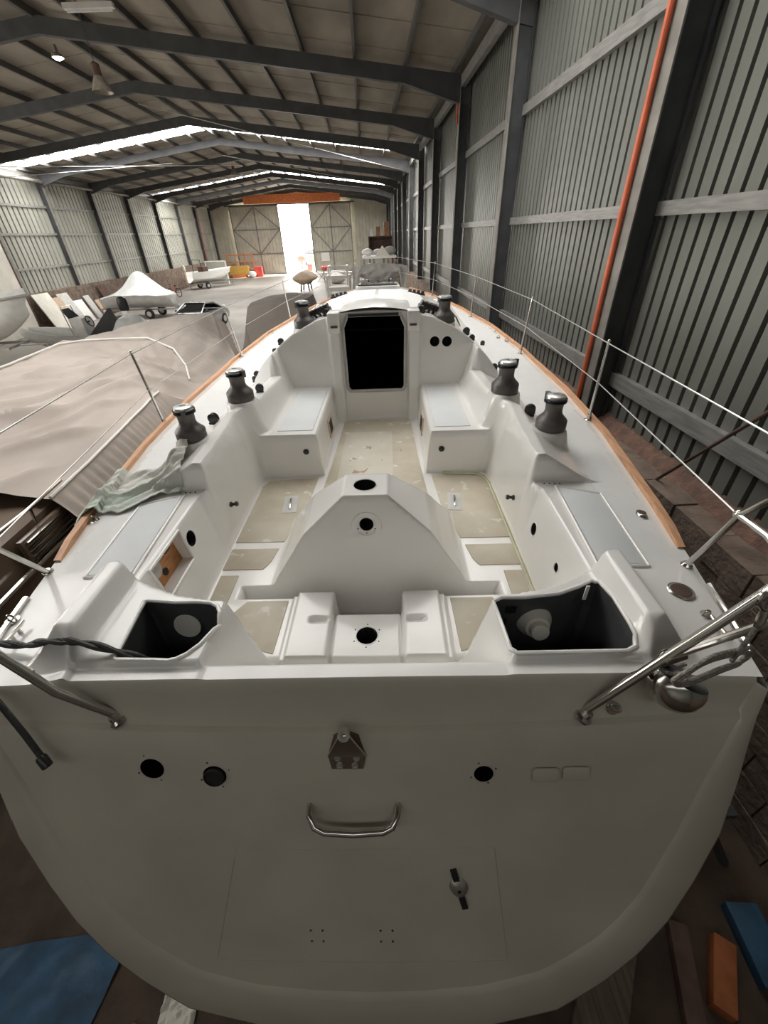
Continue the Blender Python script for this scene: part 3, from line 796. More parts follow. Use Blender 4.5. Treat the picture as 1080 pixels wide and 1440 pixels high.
# starboard bin: vent cone, tape; port bin: pale disc painted for the light through a hole
cone = Y_(MB().lathe([(.078,0),(.076,.006),(.066,.02),(.052,.05),(.040,.055),(.038,.085),(.030,.09)], 28, frame_z((0,-1,.25), (.77,1.236,2.83))), 'vent_cone', M['offwhite'])
Y_(MB().box(.63,.675,1.222,1.226,2.90,2.94), 'tape_patch', M['black'], smooth=False)
Y_(MB().box(.61,.64,1.222,1.226,2.83,2.86), 'tape_patch', M['black'], smooth=False)
Y_(MB().lathe([(.062,0),(.06,.004)], 24, frame_z((0,-1,.2), (-.785,1.232,2.845))), 'lit_hole_disc', M['offwhite'])
Y_(MB().box(.958,.972,1.245,1.25,2.95,3.03), 'hanging_tag', M['white'], smooth=False)
# winches
def winch_proto():
    w = MB().lathe([(.100,0),(.110,.006),(.110,.066),(.104,.076),(.082,.098),(.066,.116),(.060,.138),(.062,.186),(.068,.196),(.068,.200)], 36).build('winch', M['winch'])
    MB().lathe([(.066,.198),(.078,.202),(.080,.210),(.068,.214),(.067,.219),(.079,.224),(.079,.232),(.070,.237),(.050,.240)], 36).build('self_tailer', M['blackplastic'], w)
    MB().lathe([(.070,.236),(.066,.250),(.044,.256),(.020,.257),(.018,.247)], 28).build('winch_cap', M['winchtop'], w)
    MB().box(-.014,.014,.03,.104,.236,.250).add([(-.014,.088,.20),(.014,.088,.20),(.014,.106,.20),(-.014,.106,.20),(-.014,.088,.25),(.014,.088,.25),(.014,.106,.25),(-.014,.106,.25)], [(3,2,1,0),(4,5,6,7),(0,1,5,4),(1,2,6,5),(2,3,7,6),(3,0,4,7)]).build('feeder_arm', M['winch'], w, bevel=.003)
    return w
wp = winch_proto(); first = True
for x, y, z, s, a, pad in ((-1.11,3.40,3.15,1,R(-120),0),(1.105,3.40,3.15,1,R(-60),0),(-1.262,2.70,3.115,.93,R(200),0),(1.262,2.70,3.115,.93,R(20),0),(-.745,4.74,3.47,1,R(150),1),(.745,4.78,3.47,1,R(-30),1)):
    w = wp if first else copy_tree(wp); first = False
    w.parent = yacht; w.location = (x, y, z+.002); w.rotation_euler = (0,0,a); w.scale = (s,s,s)
    if pad: Y_(MB().lathe([(.125,-.09),(.122,-.01),(.114,.0)], 28, Matrix.Translation((x, y, z))), 'winch_pad', M['gel'])
# winch handle pockets / cheek blocks: black blocks standing on the deck
def block(x, y, r=.035, z=None):
    z0 = zs(x, y) if z is None else z
    b = Y_(MB().box(-r*.9, r*.9, -r*.6, r*.6, -.004, .012), 'deck_block', M['blackplastic'], bevel=.002); b.location = (x, y, z0); b.rotation_euler = (0,0,random.uniform(-.5,.5))
    MB().lathe([(r*.5,-r*.55),(r,-r*.45),(r*.72,0),(r,r*.45),(r*.5,r*.55)], 18, Matrix.Translation((0,0,r*1.05)) @ Matrix.Rotation(PI/2, 4, 'X')).build('sheave', M['blackplastic'], b)
    MB().tube([(r*.9*math.cos(a), 0, r*.3+r*1.15*math.sin(a)) for a in [PI*k/8 for k in range(9)]], .005, 6).build('shackle_bow', M['steel'], b)
for x, y, r in ((-1.22,3.02,.05),(1.20,2.98,.05),(-1.04,3.72,.045),(-1.30,4.45,.04),(-1.36,4.72,.04),(1.31,4.66,.045),(1.40,5.8,.035),(1.16,5.3,.04),(-1.18,5.0,.04),(-.50,4.72,.042),(.50,4.72,.042),(1.00,4.82,.045),(-1.04,4.78,.04)): block(x, y, r*.8)
# rope clutch banks
for x in (-.60, .60):
    sl = math.atan2(zs(x+.1, 5.0)-zs(x-.1, 5.0), .2)
    T = Matrix.Translation((x*1.0, 4.95, zs(x*1.0, 4.95))) @ Matrix.Rotation(-sl, 4, 'Y') @ Matrix.Diagonal((1.15,1.15,1.5,1))
    c = Y_(MB().box(-.115,.115,-.10,.10,-.01,.028), 'rope_clutch_bank', M['blackplastic'], bevel=.005); place(c, T)
    for k in range(5):
        MB().box(-.102+.043*k, -.066+.043*k, -.085, .075, .02, .058).build('clutch_lever', M['blackplastic'], c, bevel=.006)
        MB().lathe([(.010,0),(.012,.004),(.006,.01)], 10, frame_z((0,-1,0), (-.084+.043*k, -.103, .014))).build('line_eye', M['steel'], c)
# sliding hatch, roof hatch with dark pane, deck organisers, handrails
Y_(MB().grid([[(x, y, 3.645-.05*(x/.4)**2 + (.018 if y < 5.5 else .0) - max(0, y-4.62)*.025) for y in (4.60,4.62,5.0,5.45,5.52)] for x in (-.36,-.345,-.2,0,.2,.345,.36)]), 'sliding_hatch', M['gel'])
ht = Y_(MB().prism([(-.33,6.86),(.33,6.86),(.30,7.42),(-.30,7.42)], 3.53, 3.60), 'roof_hatch', M['gel'], bevel=.012)
place(ht, Matrix.Translation((0,0,zs(0,7.0)-3.56)))
MB().prism([(-.27,6.92),(.27,6.92),(.25,7.36),(-.25,7.36)], 3.60, 3.612).build('hatch_pane', M['glassdark'], ht, smooth=False)
MB().tube([(-.29,6.85,3.62),(.29,6.85,3.62)], .011, 8).build('hatch_handle', M['blackplastic'], ht)
for x in (-.56, .56):
    o = Y_(MB().box(-.13,.13,-.05,.05,0,.022), 'deck_organiser', M['blackplastic'], bevel=.004); o.location = (x, 6.75, zs(x, 6.75)-.01); o.rotation_euler = (0, .16*(1 if x > 0 else -1), 0)
    for k in range(4): MB().lathe([(.026,.02),(.028,.03),(.020,.04),(.028,.05),(.024,.055)], 14, Matrix.Translation((-.093+.062*k, 0, 0))).build('organiser_sheave', M['blackplastic'], o)
for s in (1, -1):
    for dx in (0, .07):
        p = [(s*(.98-.1*k/8+dx), 5.6+.28*k, zs(s*(.98-.1*k/8+dx), 5.6+.28*k)+(.05 if 0 < k < 8 else 0)) for k in range(9)]
        Y_(MB().tube(p, .011, 8), 'roof_handrail', M['steel'])
for s in (1, -1):
    Y_(MB().box(s*.40-.035, s*.40+.035, 4.455, 4.475, 3.50, 3.52), 'hatch_stop', M['rustdark'], bevel=.003)
Y_(MB().box(-.255,.255,4.50,4.53,3.592,3.622), 'hatch_gap_dark', M['black'], bevel=.006)  # solid black bar; the darkness of the slot is painted
for s in (1, -1):
    Y_(MB().box(min(s*.345,s*.465), max(s*.345,s*.465), 4.468, 4.72, 3.45, 3.635), 'companionway_post', M['gel'], bevel=.010)
# teak toe rails
for s in (1, -1):
    pts = [1.60]+[1.75+.25*k for k in range(38)]
    P = []
    for y in pts:
        if y > 11.2: break
        h = hwf(y); z = zs(s*(h-.03), y); a = .30 if y < 1.7 else 1
        P.append([(s*(h+.006), y, z-.04), (s*(h+.004), y, z+.032*a), (s*(h-.032), y, z+.032*a), (s*(h-.035), y, z-.01), (s*(h+.006), y, z-.04)])
    Y_(MB().grid(P), 'toe_rail', M['teak'], angle=50)
# stanchions and lifelines
ST = [(-1.86,3.44,-1.93,3.44),(-1.82,5.68,-1.90,5.66),(-1.60,8.0,-1.64,7.95),(-1.15,9.9,-1.20,9.9),(1.80,3.27,1.80,3.26),(1.80,5.40,1.86,5.43),(1.56,7.72,1.60,7.70),(1.10,9.9,1.14,9.9)]
tops = {1: [], -1: []}
for x, y, tx, ty_ in ST:
    z = zs(x, y)
    st = Y_(MB().tube([(0,0,0),(tx-x, ty_-y, .62)], [.0125,.010], 10).ball((tx-x, ty_-y, .622), .013, 6), 'stanchion', M['steel']); st.location = (x, y, z)
    MB().lathe([(.034,-.004),(.034,.004),(.018,.01),(.017,.05)], 14).build('stanchion_base', M['steel'], st)
    tops[1 if x > 0 else -1].append((x, y, z, tx, ty_))
for s in (1, -1):
    T_ = sorted(tops[s], key=lambda q: q[1])
    aft = (s*1.66, 1.20, 3.56) if s > 0 else (-1.62, 1.20, 3.56); afl = (1.578,1.395,3.27) if s > 0 else (-1.50,1.30,3.27)
    up_ = [aft]+[(a[3], a[4], a[2]+.605) for a in T_]+[(s*.35, 11.5, 3.80)]
    lo_ = [afl]+[(a[0]+(a[3]-a[0])*.5, a[1]+(a[4]-a[1])*.5, a[2]+.31) for a in T_]+[(s*.35, 11.5, 3.50)]
    Y_(MB().tube(up_, .0042, 6), 'lifeline', M['wire']); Y_(MB().tube(lo_, .0038, 6), 'lifeline', M['wire'])
# pushpit
mb = MB().tube([(.829,.822,2.81),(.845,.825,2.845),(1.20,.834,3.40),(1.27,.84,3.52),(1.33,.88,3.56),(1.55,1.08,3.565),(1.66,1.20,3.56)], .0155, 12)
pp = Y_(mb, 'pushpit_tube', M['steel'])
MB().tube([(1.543,1.476,2.92),(1.567,1.38,3.28),(1.595,1.331,3.38),(1.66,1.20,3.56)], .0135, 10).build('pushpit_leg', M['steel'], pp)
MB().tube([(1.567,1.38,3.28),(1.574,1.238,3.28),(1.50,.98,3.28),(1.30,.86,3.24),(1.037,.845,3.10)], .0135, 10).build('pushpit_mid_rail', M['steel'], pp)
MB().ball((1.578,1.395,3.275), .022, 8).build('wire_terminal', M['steel'], pp)
MB().lathe([(.034,-.006),(.034,.004),(.022,.012),(.0175,.03)], 16, frame_z((.45,-.1,.88), (.829,.818,2.805))).build('tube_socket', M['steel'], pp)
MB().lathe([(.026,-.004),(.026,.004),(.016,.016)], 14, Matrix.Translation((1.543,1.476,2.927))).build('tube_socket', M['steel'], pp)
MB().tube([(1.03+.024*math.cos(a), .84+.006*math.sin(a), 3.115+.024*math.sin(a)) for a in [2*PI*k/16 for k in range(16)]], .004, 6, closed=True).build('clamp_ring', M['steel'], pp)
pp = Y_(MB().tube([(-.895,.83,2.81),(-.91,.83,2.84),(-1.03,.815,3.0),(-1.155,.83,3.22),(-1.27,.84,3.46),(-1.35,.89,3.54),(-1.52,1.06,3.56),(-1.62,1.20,3.56)], .0155, 12), 'pushpit_tube', M['steel'])
MB().tube([(-1.588,1.522,2.92),(-1.50,1.30,3.27),(-1.56,1.24,3.45),(-1.62,1.20,3.56)], .0135, 10).build('pushpit_leg', M['steel'], pp)
MB().tube([(-1.50,1.30,3.27),(-1.47,1.05,3.25),(-1.33,.90,3.18),(-1.09,.835,3.08)], .0135, 10).build('pushpit_mid_rail', M['steel'], pp)
MB().lathe([(.034,-.006),(.034,.004),(.022,.012),(.0175,.03)], 16, frame_z((-.45,-.1,.88), (-.895,.826,2.805))).build('tube_socket', M['steel'], pp)
MB().lathe([(.026,-.004),(.026,.004),(.016,.016)], 14, Matrix.Translation((-1.588,1.522,2.925))).build('tube_socket', M['steel'], pp)
# polished dome fitting hung on the starboard quarter
dm = Y_(MB().lathe([(.0,-.088),(.03,-.084),(.058,-.068),(.078,-.042),(.087,-.010),(.087,.012),(.080,.03)], 36), 'quarter_dome', M['steel']); place(dm, frame_z((.35,.30,.9), (1.085,.81,3.005)))
MB().lathe([(.080,.03),(.074,.034),(.02,.036)], 30).build('dome_back', M['blackplastic'], dm)
Y_(MB().add([(.96,.84,3.03),(1.13,.87,3.08),(1.13,.90,3.03),(.96,.86,3.00),(.96,.83,3.02),(1.13,.86,3.07),(1.13,.89,3.02),(.96,.85,2.99)], [(0,1,2,3),(7,6,5,4),(0,4,5,1),(1,5,6,2),(2,6,7,3),(3,7,4,0)]), 'dome_bracket', M['rustdark'], smooth=False)
# deck fillers, pad eyes, cleats
f = Y_(MB().lathe([(.054,-.004),(.054,.004),(.046,.007)], 28, Matrix.Translation((1.413,1.301,2.932))), 'deck_filler', M['steel'])
MB().lathe([(.044,.006),(.040,.009),(.012,.010)], 24, Matrix.Translation((1.413,1.301,2.932))).build('filler_cap', M['rustdark'], f)
v = Y_(MB().lathe([(.036,-.004),(.036,.004),(.030,.010),(.020,.014)], 20, Matrix.Translation((1.54,1.889,2.934)) @ Matrix.Diagonal((.75,1.2,1,1))), 'deck_vent', M['steel'])
MB().lathe([(.022,.012),(.018,.017)], 16, Matrix.Translation((1.54,1.889,2.934))).build('vent_grille', M['rustdark'], v)
def padeye(x, y, z, nrm, r=.026):
    p = Y_(MB().lathe([(r*1.1,0),(r*1.1,.004),(r*.6,.006)], 16, frame_z(nrm, (x,y,z))), 'pad_eye', M['steel'])
    Tm = frame_z(nrm, (x,y,z)); MB().tube([(r*.75*math.cos(a), 0, .006+r*1.0*math.sin(a)) for a in [PI*k/10 for k in range(11)]], .0045, 8, T=Tm).build('eye_ring', M['steel'], p)
padeye(-1.611,1.959,2.93,(0,0,1)); padeye(.936,.835,2.83,(.1,-.85,.5)); padeye(1.44,1.17,2.928,(0,0,1),.02)
padeye(-1.53,1.21,2.926,(0,0,1)); padeye(1.70,6.2,2.995,(0,0,1)); padeye(1.77,6.0,2.99,(0,0,1)); padeye(-1.75,5.0,2.95,(0,0,1))
for s, y in ((1,1.08),(-1,1.12),(1,6.6),(-1,7.0)):
    x = s*(hwf(y)-.075); z = zs(x, y)
    c = Y_(MB().tube([(0,-.10,.055),(0,-.07,.048),(0,0,.046),(0,.07,.048),(0,.10,.055)], [.009,.012,.013,.012,.009], 10), 'mooring_cleat', M['steel']); c.location = (x, y, z); c.scale = (.6,.6,.6)
    for d in (-.03, .03): MB().tube([(0,d,0),(0,d,.045)], [.013,.010], 10).build('cleat_post', M['steel'], c)
for s in (1, -1):
    p = [(s*(hwf(y)+.004), y, zs(s*(hwf(y)-.01), y)+.006) for y in [.98+.04*k for k in range(10)]]
    Y_(MB().tube(p, .014, 8), 'rubbing_strip', M['steel'])
# ------------- fittings on the transom
def tp(x, z, o=0): return Vector((x, ty(x, z)-o, z+.34*o))
TN = Vector((0, -1, .36)).normalized()
for i, (x, z, r) in enumerate(((-.772,2.647,.045),(-.536,2.622,.044),(.465,2.621,.036))):
    T = frame_z(TN, tp(x, z, .0035))
    h = Y_(MB().lathe([(r+.003,-.003),(r+.003,.0005),(r,.001)], 28, T, cap=False), 'transom_outlet', M['gel_hull'])
    MB().lathe([(r,.0006),(r*.5,.0006)], 28, T).build('outlet_hole_dark', M['deepblack'], h)  # flat black disc: the hole's darkness is painted
    if i == 1: MB().lathe([(r*.86,.002),(r*.9,.012),(r*.80,.016),(r*.74,.010)], 28, T).build('rubber_plug', M['rubber'], h)
    for k in range(4):
        a = PI/2*k+.4; q = T @ Vector((r*1.35*math.cos(a), r*1.35*math.sin(a), -.004)); MB().ball(q, .004, 5).build('screw_hole', M['rustdark'], h)
for x in (.692, .803):
    Y_(MB().prism([(.048*c_[0], .030*c_[1]) for c_ in ((-1,-.7),(-.85,-1),(.85,-1),(1,-.7),(1,.7),(.85,1),(-.85,1),(-1,.7))], -.002, .006, frame_z(TN, tp(x, 2.612, .008))), 'blanking_plate', M['gel_hull'], bevel=.003)
# rudder gudgeon bracket: a folded steel plate standing proud with an eye at its top
g = [(-.070,2.715),(.070,2.715),(.058,2.655),(-.058,2.655)]
gx = -.035
br = MB()
br.add([tuple(tp(gx+a, z, .006)) for a, z in g]+[tuple(tp(gx+a, z, -.004)) for a, z in g], [(0,1,2,3),(7,6,5,4),(0,4,5,1),(1,5,6,2),(2,6,7,3),(3,7,4,0)])
a0, b0 = tp(gx-.070, 2.715, .006), tp(gx+.070, 2.715, .006); e0 = Vector((gx-.020, .74, 2.835)); e1 = Vector((gx+.020, .74, 2.835))
th = Vector((0, .006, .004))
for (p, q, r_, s_) in (((a0), (b0), e1, e0),): br.add([p, q, r_, s_, p-th, q-th, r_-th, s_-th], [(0,1,2,3),(7,6,5,4),(0,4,5,1),(1,5,6,2),(2,6,7,3),(3,7,4,0)])
gud = Y_(br, 'rudder_bracket', M['steel'], smooth=False)
MB().lathe([(.010,-.012),(.021,-.012),(.021,.012),(.010,.012),(.010,-.012)], 20, frame_z((0,-1,.6), (gx,.738,2.846)), cap=False).build('bracket_eye', M['steel'], gud)
MB().add([tuple(Vector((gx-.058,.775,2.765))), tuple(Vector((gx,.765,2.832))), tuple(tp(gx-.066,2.72,.002))], [(0,1,2)]).add([tuple(Vector((gx+.058,.775,2.765))), tuple(Vector((gx,.765,2.832))), tuple(tp(gx+.066,2.72,.002))], [(0,1,2)]).build('bracket_gusset', M['rustdark'], gud, smooth=False)
for a, z in ((-.035,2.700),(.035,2.700),(-.028,2.668),(.028,2.668)):
    MB().lathe([(.013,0),(.012,.004),(.008,.0045),(.007,.002)], 14, frame_z(TN, tp(gx+a, z, .006))).build('bracket_screw', M['winchtop'], gud)
# boarding handle
hp = [tp(-.188,2.49,-.004), tp(-.185,2.478,.03), tp(-.165,2.45,.05), tp(-.13,2.435,.055), tp(-.02,2.43,.057), tp(.09,2.435,.055), tp(.125,2.45,.05), tp(.143,2.478,.03), tp(.147,2.49,-.004)]
hd = Y_(MB().tube(hp, .0125, 12), 'transom_handle', M['steel'])
# hatch seam with its latch, small screw groups
SEAM = [(-.50,2.28),(.52,2.28),(.60,1.68),(-.66,1.68)]
pts = []
for a, b in zip(SEAM, SEAM[1:]+SEAM[:1]):
    for k in range(10): x = a[0]+(b[0]-a[0])*k/10; z = a[1]+(b[1]-a[1])*k/10; pts.append(tuple(tp(x, z, -.0018)))
sm = Y_(MB().tube(pts, .0032, 6, closed=True), 'transom_hatch_seam', M['seam'])
T = frame_z(TN, tp(.383, 2.09)) @ Matrix.Rotation(R(14), 4, 'Z')
la = Y_(MB().lathe([(.044,0),(.046,.005),(.036,.014),(.016,.02)], 28, T @ Matrix.Diagonal((.8,1.15,1,1))), 'hatch_latch', M['winchtop'])
MB().box(-.013,.013,-.115,-.040,.0,.012, T).build('latch_bar', M['blackplastic'], la, bevel=.003); MB().box(-.013,.013,.040,.100,0,.012, T).build('latch_bar', M['blackplastic'], la, bevel=.003)
MB().lathe([(.008,.018),(.007,.022)], 10, T).build('key_hole', M['black'], la)
for x0 in (-.235, .06):
    for dx in (0, .05):
        for dz in (0, -.06): MB().ball(tuple(tp(x0+dx, 1.86+dz, 0)), .005, 6).build('screw_hole', M['rustdark'], yacht)
# ------------------------------------------------------------------ loose things on the yacht (placed in the yacht's frame)
BM = Matrix.Translation((bo.x, bo.y, 0)) @ Matrix.Rotation(BOAT_RZ, 4, 'Z')
def onboat(o): o.matrix_world = BM @ o.matrix_basis; return o
# crumpled cloth over the port deck and the end of the coaming
def cloth():
    A, B_, C_, D_ = Vector((-1.25,2.62)), Vector((-1.19,2.19)), Vector((-1.73,1.94)), Vector((-1.88,2.46))
    n = 64; P = []
    for i in range(n+1):
        u = i/n; row = []
        for j in range(n+1):
            v = j/n
            p = A.lerp(B_, v).lerp(D_.lerp(C_, v), u)
            e = .045*math.sin(9*u+1)*(1-abs(2*v-1)) * 0
            p = p + Vector((mnoise.noise((u*3, v*3, 1))*.06, mnoise.noise((u*3, v*3, 5))*.07))
            w_ = abs(mnoise.noise((u*3.2+v*1.6, v*6.5-u*2.6, 2.0)))*.040 + abs(mnoise.noise((u*8, v*10-u*4, 7)))*.018
            w_ += .085*math.exp(-(((u-.10)/.10)**2+((v-.30)/.16)**2)) + .045*math.exp(-(((v-.52-.25*u)/.06)**2))*(u > .12) + .03*math.exp(-(((v-.2+.1*u)/.07)**2))
            h = hwf(p.y)
            if abs(p.x) > h-.02: z = zs(-(h-.03), p.y)+.045 - (abs(p.x)-h+.02)*.9
            else:
                z = zs(p.x, p.y) + .012
                if abs(p.x) > h-.07: z += .042
            row.append((p.x, p.y, z + w_*(1-.35*u)))
        P.append(row)
    mb = MB().grid(P); m_ = len(P)
    lo = [[(a, b, c-.006) for a, b, c in r] for r in P]
    mb.grid(lo); k = (n+1)*(n+1)
    edge = [(0,j) for j in range(n)]+[(i,n) for i in range(n)]+[(n,j) for j in range(n,0,-1)]+[(i,0) for i in range(n,0,-1)]
    ids = [a*(n+1)+b for a, b in edge]
    mb.f += [(ids[q], ids[(q+1) % len(ids)], ids[(q+1) % len(ids)]+k, ids[q]+k) for q in range(len(ids))]; mb.mi += [0]*len(ids)
    return mb
cl = cloth().build('crumpled_cloth', M['cloth'], angle=70); onboat(cl)
tag(cl, 'crumpled grey-green cloth lying across the left side deck over the wooden rail', 'cloth')
# twisted black cord running into the left stern locker
def twisted(pts, r, name):
    n = 120; path = resample([Vector(p) for p in pts], 14)
    # Catmull-Rom
    q = []
    for i in range(n):
        s = i/(n-1)*(len(path)-1); k = min(int(s), len(path)-2); t = s-k
        p0, p1, p2, p3 = path[max(k-1,0)], path[k], path[k+1], path[min(k+2, len(path)-1)]
        q.append(.5*((2*p1)+(p2-p0)*t+(2*p0-5*p1+4*p2-p3)*t*t+(3*p1-p0-3*p2+p3)*t**3))
    mb = MB()
    for ph in (0, PI):
        st = []
        for i, p in enumerate(q):
            t = (q[min(i+1,n-1)]-q[max(i-1,0)]).normalized(); a = t.orthogonal().normalized(); b = t.cross(a); an = ph+i*.24
            st.append(p+(a*math.cos(an)+b*math.sin(an))*r*.55)
        mb.tube(st, r*.72, 8)
    return mb.build(name, M['hose'])
h = twisted([(-1.75,1.10,3.10),(-1.58,1.07,3.005),(-1.45,1.055,2.965),(-1.30,1.03,2.985),(-1.16,1.01,3.035),(-1.04,.998,3.035),(-.93,.985,3.005),(-.84,.985,2.955),(-.76,1.01,2.85),(-.74,1.03,2.70)], .0135, 'twisted_cord'); onboat(h)
tag(h, 'thick black twisted cord running over the left corner into the open stern locker', 'cord')
st = MB().tube([(-1.50,.80,3.12),(-1.40,.81,3.04),(-1.282,.825,2.95),(-1.20,.765,2.825),(-1.135,.715,2.75)], [.0105]*5, 10).build('hanging_strap', M['hose']); onboat(st)
MB().lathe([(.014,-.03),(.018,-.022),(.018,.016),(.013,.02)], 16, frame_z((.55,-.42,-.7), (-1.125,.705,2.738))).build('strap_end', M['blackplastic'], st)
tag(st, 'black strap with a fat end cap hanging down in front of the transom at left', 'strap')
# coil of grey rope tied to the right pushpit tube, with a snap shackle
rc = thing('rope_coil', 'small coil of grey rope hanging from the stainless rail at the right quarter', 'rope', (0,0,0))
mb = MB(); pts = []
for i in range(3*28):
    a = 2*PI*i/28; r1 = .148+.012*math.sin(i*.37); r2 = .050+.012*math.sin(i*.23)
    pts.append((1.135+r1*math.cos(a)*.96, .785+r1*math.cos(a)*.30, 3.115+.006*math.sin(i*.9)+r2*math.sin(a)+.012*(i//28)))
mb.tube(pts, .0065, 8); mb.build('coil', M['ropegrey'], rc)
MB().tube([(1.20,.80,3.14),(1.19,.79,3.26),(1.20,.80,3.34),(1.215,.82,3.385)], .007, 8).build('hitch', M['ropegrey'], rc)
MB().tube([(1.05,.78,3.11),(1.03,.84,3.02),(1.10,.90,2.945),(1.20,.92,2.955)], .007, 8).build('rope_tail', M['ropegrey'], rc)
onboat(rc)
sh = thing('snap_shackle', 'steel snap shackle clipped where the rope meets the right stern rail', 'shackle', (0,0,0))
MB().tube([(1.205+.03*math.cos(a), .815+.01*math.sin(a), 3.40+.034*math.sin(a)) for a in [2*PI*k/18 for k in range(18)]], .007, 8, closed=True).build('bow', M['steel'], sh)
MB().tube([(1.205,.81,3.365),(1.20,.80,3.33),(1.195,.795,3.305)], [.010,.013,.008], 10).build('swivel', M['steel'], sh)
MB().ball((1.222,.80,3.345), .011, 8).build('pull_pin', M['steel'], sh)
onboat(sh)
# ---------------------------------------------- on the ground round the yacht
t = MB(); P = []
for i in range(31):
    row = []
    for j in range(31):
        x = -3.35+i*.042; y = .20+j*.019
        row.append((x+.12*(j/30), y+.1*(i/30), .01+.05*abs(mnoise.noise((x*3, y*3, 2)))+.02*abs(mnoise.noise((x*9, y*4, 3)))))
    P.append(row)
t.grid(P); tp_ = t.build('blue_sheet', M['blue']); tag(tp_, 'blue plastic sheet spread on the dirt below the left of the stern', 'sheet')
def board(name, label, a, b, w_, h_, m, cat='plank', group=None):
    o = MB().bar((0,0,h_/2), (b[0]-a[0], b[1]-a[1], h_/2+b[2]-a[2]), w_, h_).build(name, m, bevel=.006); o.location = a; return tag(o, label, cat, group)
board('wooden_plank', 'grey wooden plank on the ground at the bottom right below the stern', (1.10,.05,0), (1.75,.95,0), .30, .06, M['wood'])
board('wooden_plank', 'dark narrow plank lying beyond the wide grey plank at lower right', (1.78,.05,0), (2.02,.70,0), .12, .09, M['rustdark'])
board('orange_block', 'short orange block on the ground at the lower right corner', (2.05,.28,0), (2.28,.60,0), .13, .12, M['dullorange'], 'block')
board('blue_crate_lid', 'dark blue slab lying beside the orange block at lower right', (2.50,.36,0), (2.54,.78,0), .22, .10, M['blue'], 'slab')
board('wooden_plank', 'pale broken plank on the dirt at the bottom left beside the blue sheet', (-2.02,.0,0), (-1.72,.36,0), .14, .05, M['wood'])
rag = MB(); P = []
for i in range(21):
    P.append([(-1.62+.012*i, .30+.011*j+.004*i, .02+.06*abs(mnoise.noise((i*.25, j*.25, 4)))) for j in range(21)])
rag.grid(P); tag(rag.build('dusty_rag', M['offwhite']), 'small pale dusty rag on the ground at the bottom left edge of the hull', 'rag')
tr = thing('steel_trestle', 'dark steel trestle standing on the ground at right under the stern quarter', 'trestle', (2.36,1.25,0))
for s in (-1, 1):
    MB().bar((s*.28,-.22,0), (s*.10,0,.40), .05, .05).build('leg', M['shadowmetal'], tr, smooth=False); MB().bar((s*.28,.22,0), (s*.10,0,.40), .05, .05).build('leg', M['shadowmetal'], tr, smooth=False)
MB().box(-.32,.32,-.05,.05,.38,.45).build('top_bar', M['shadowmetal'], tr, smooth=False)
rod = MB().tube([(3.02,3.75,1.975),(2.70,2.35,3.50),(2.62,2.0,3.87)], .016, 8).build('leaning_rod', M['rustdark'])
tag(rod, 'thin dark rod leaning on the block wall at the right edge', 'rod')
# ------------------------------------------------------------------ neighbouring boats and clutter
def loft(st, m, parent, name, closed=False, smooth=True, angle=50):
    mb = MB(); mb.grid(st); return mb.build(name, m, parent, smooth=smooth, angle=angle)
def hull_rings(L, B, H, z0=.0, fine=.62, rake=.5, n=24, dead=.55):
    """stations stern to bow along +y, keel at z0"""
    out = []
    for i in range(n+1):
        t = i/n; b = B/2*(max(0, 1-t**2.6))**fine*(.90+.10*min(1, t*4)); sh = H*(1+.22*t*t); kz = z0+(H*.75)*max(0, (t-.55)/.45)**2.2
        row = []
        for j in range(15):
            s = -1+2*j/14; a = abs(s)
            x = math.copysign(b*min(1, (a/dead)**.9 if a < dead else 1-.0*(a-dead))*(0.82+.18*a), s) if a > 0 else 0
            zc = kz+(sh*.34)*(min(a, dead)/dead)**1.4*(1-.4*t)
            z = zc if a <= dead else zc+(z0+sh-zc)*((a-dead)/(1-dead))
            row.append((x, t*L+rake*t*max(0, a-dead), z))
        out.append(row)
    return out
def wheel(parent, x, y, r=.3, w_=.18, axis='x'):
    T = Matrix.Translation((x, y, r)) @ Matrix.Rotation(PI/2, 4, 'Y' if axis == 'x' else 'X')
    o = MB().lathe([(r*.55,-w_/2),(r*.92,-w_/2),(r,-w_*.3),(r,w_*.3),(r*.92,w_/2),(r*.55,w_/2)], 22, T).build('wheel', M['rubber'], parent)
    MB().lathe([(r*.54,-w_*.52),(r*.5,w_*.52)], 16, T).build('hub', M['boardgrey'], o)
def trailer(parent, L, B, wy, h=.5):
    for s in (-1, 1): MB().box(s*B/2-.04, s*B/2+.04, 0, L, h-.08, h).build('trailer_rail', M['girt'], parent, smooth=False); wheel(parent, s*(B/2+.16), wy)
    for y in (.1, L*.5, L-.1): MB().box(-B/2, B/2, y-.04, y+.04, h-.08, h).build('trailer_crossbar', M['girt'], parent, smooth=False)
    MB().tube([(0, L, h-.04), (0, L+.9, h-.05), (0, L+.95, .05)], .04, 8).build('drawbar', M['girt'], parent)
    MB().tube([(0, 0, 0), (0, .0, h)], .03, 8).build('prop', M['girt'], parent)

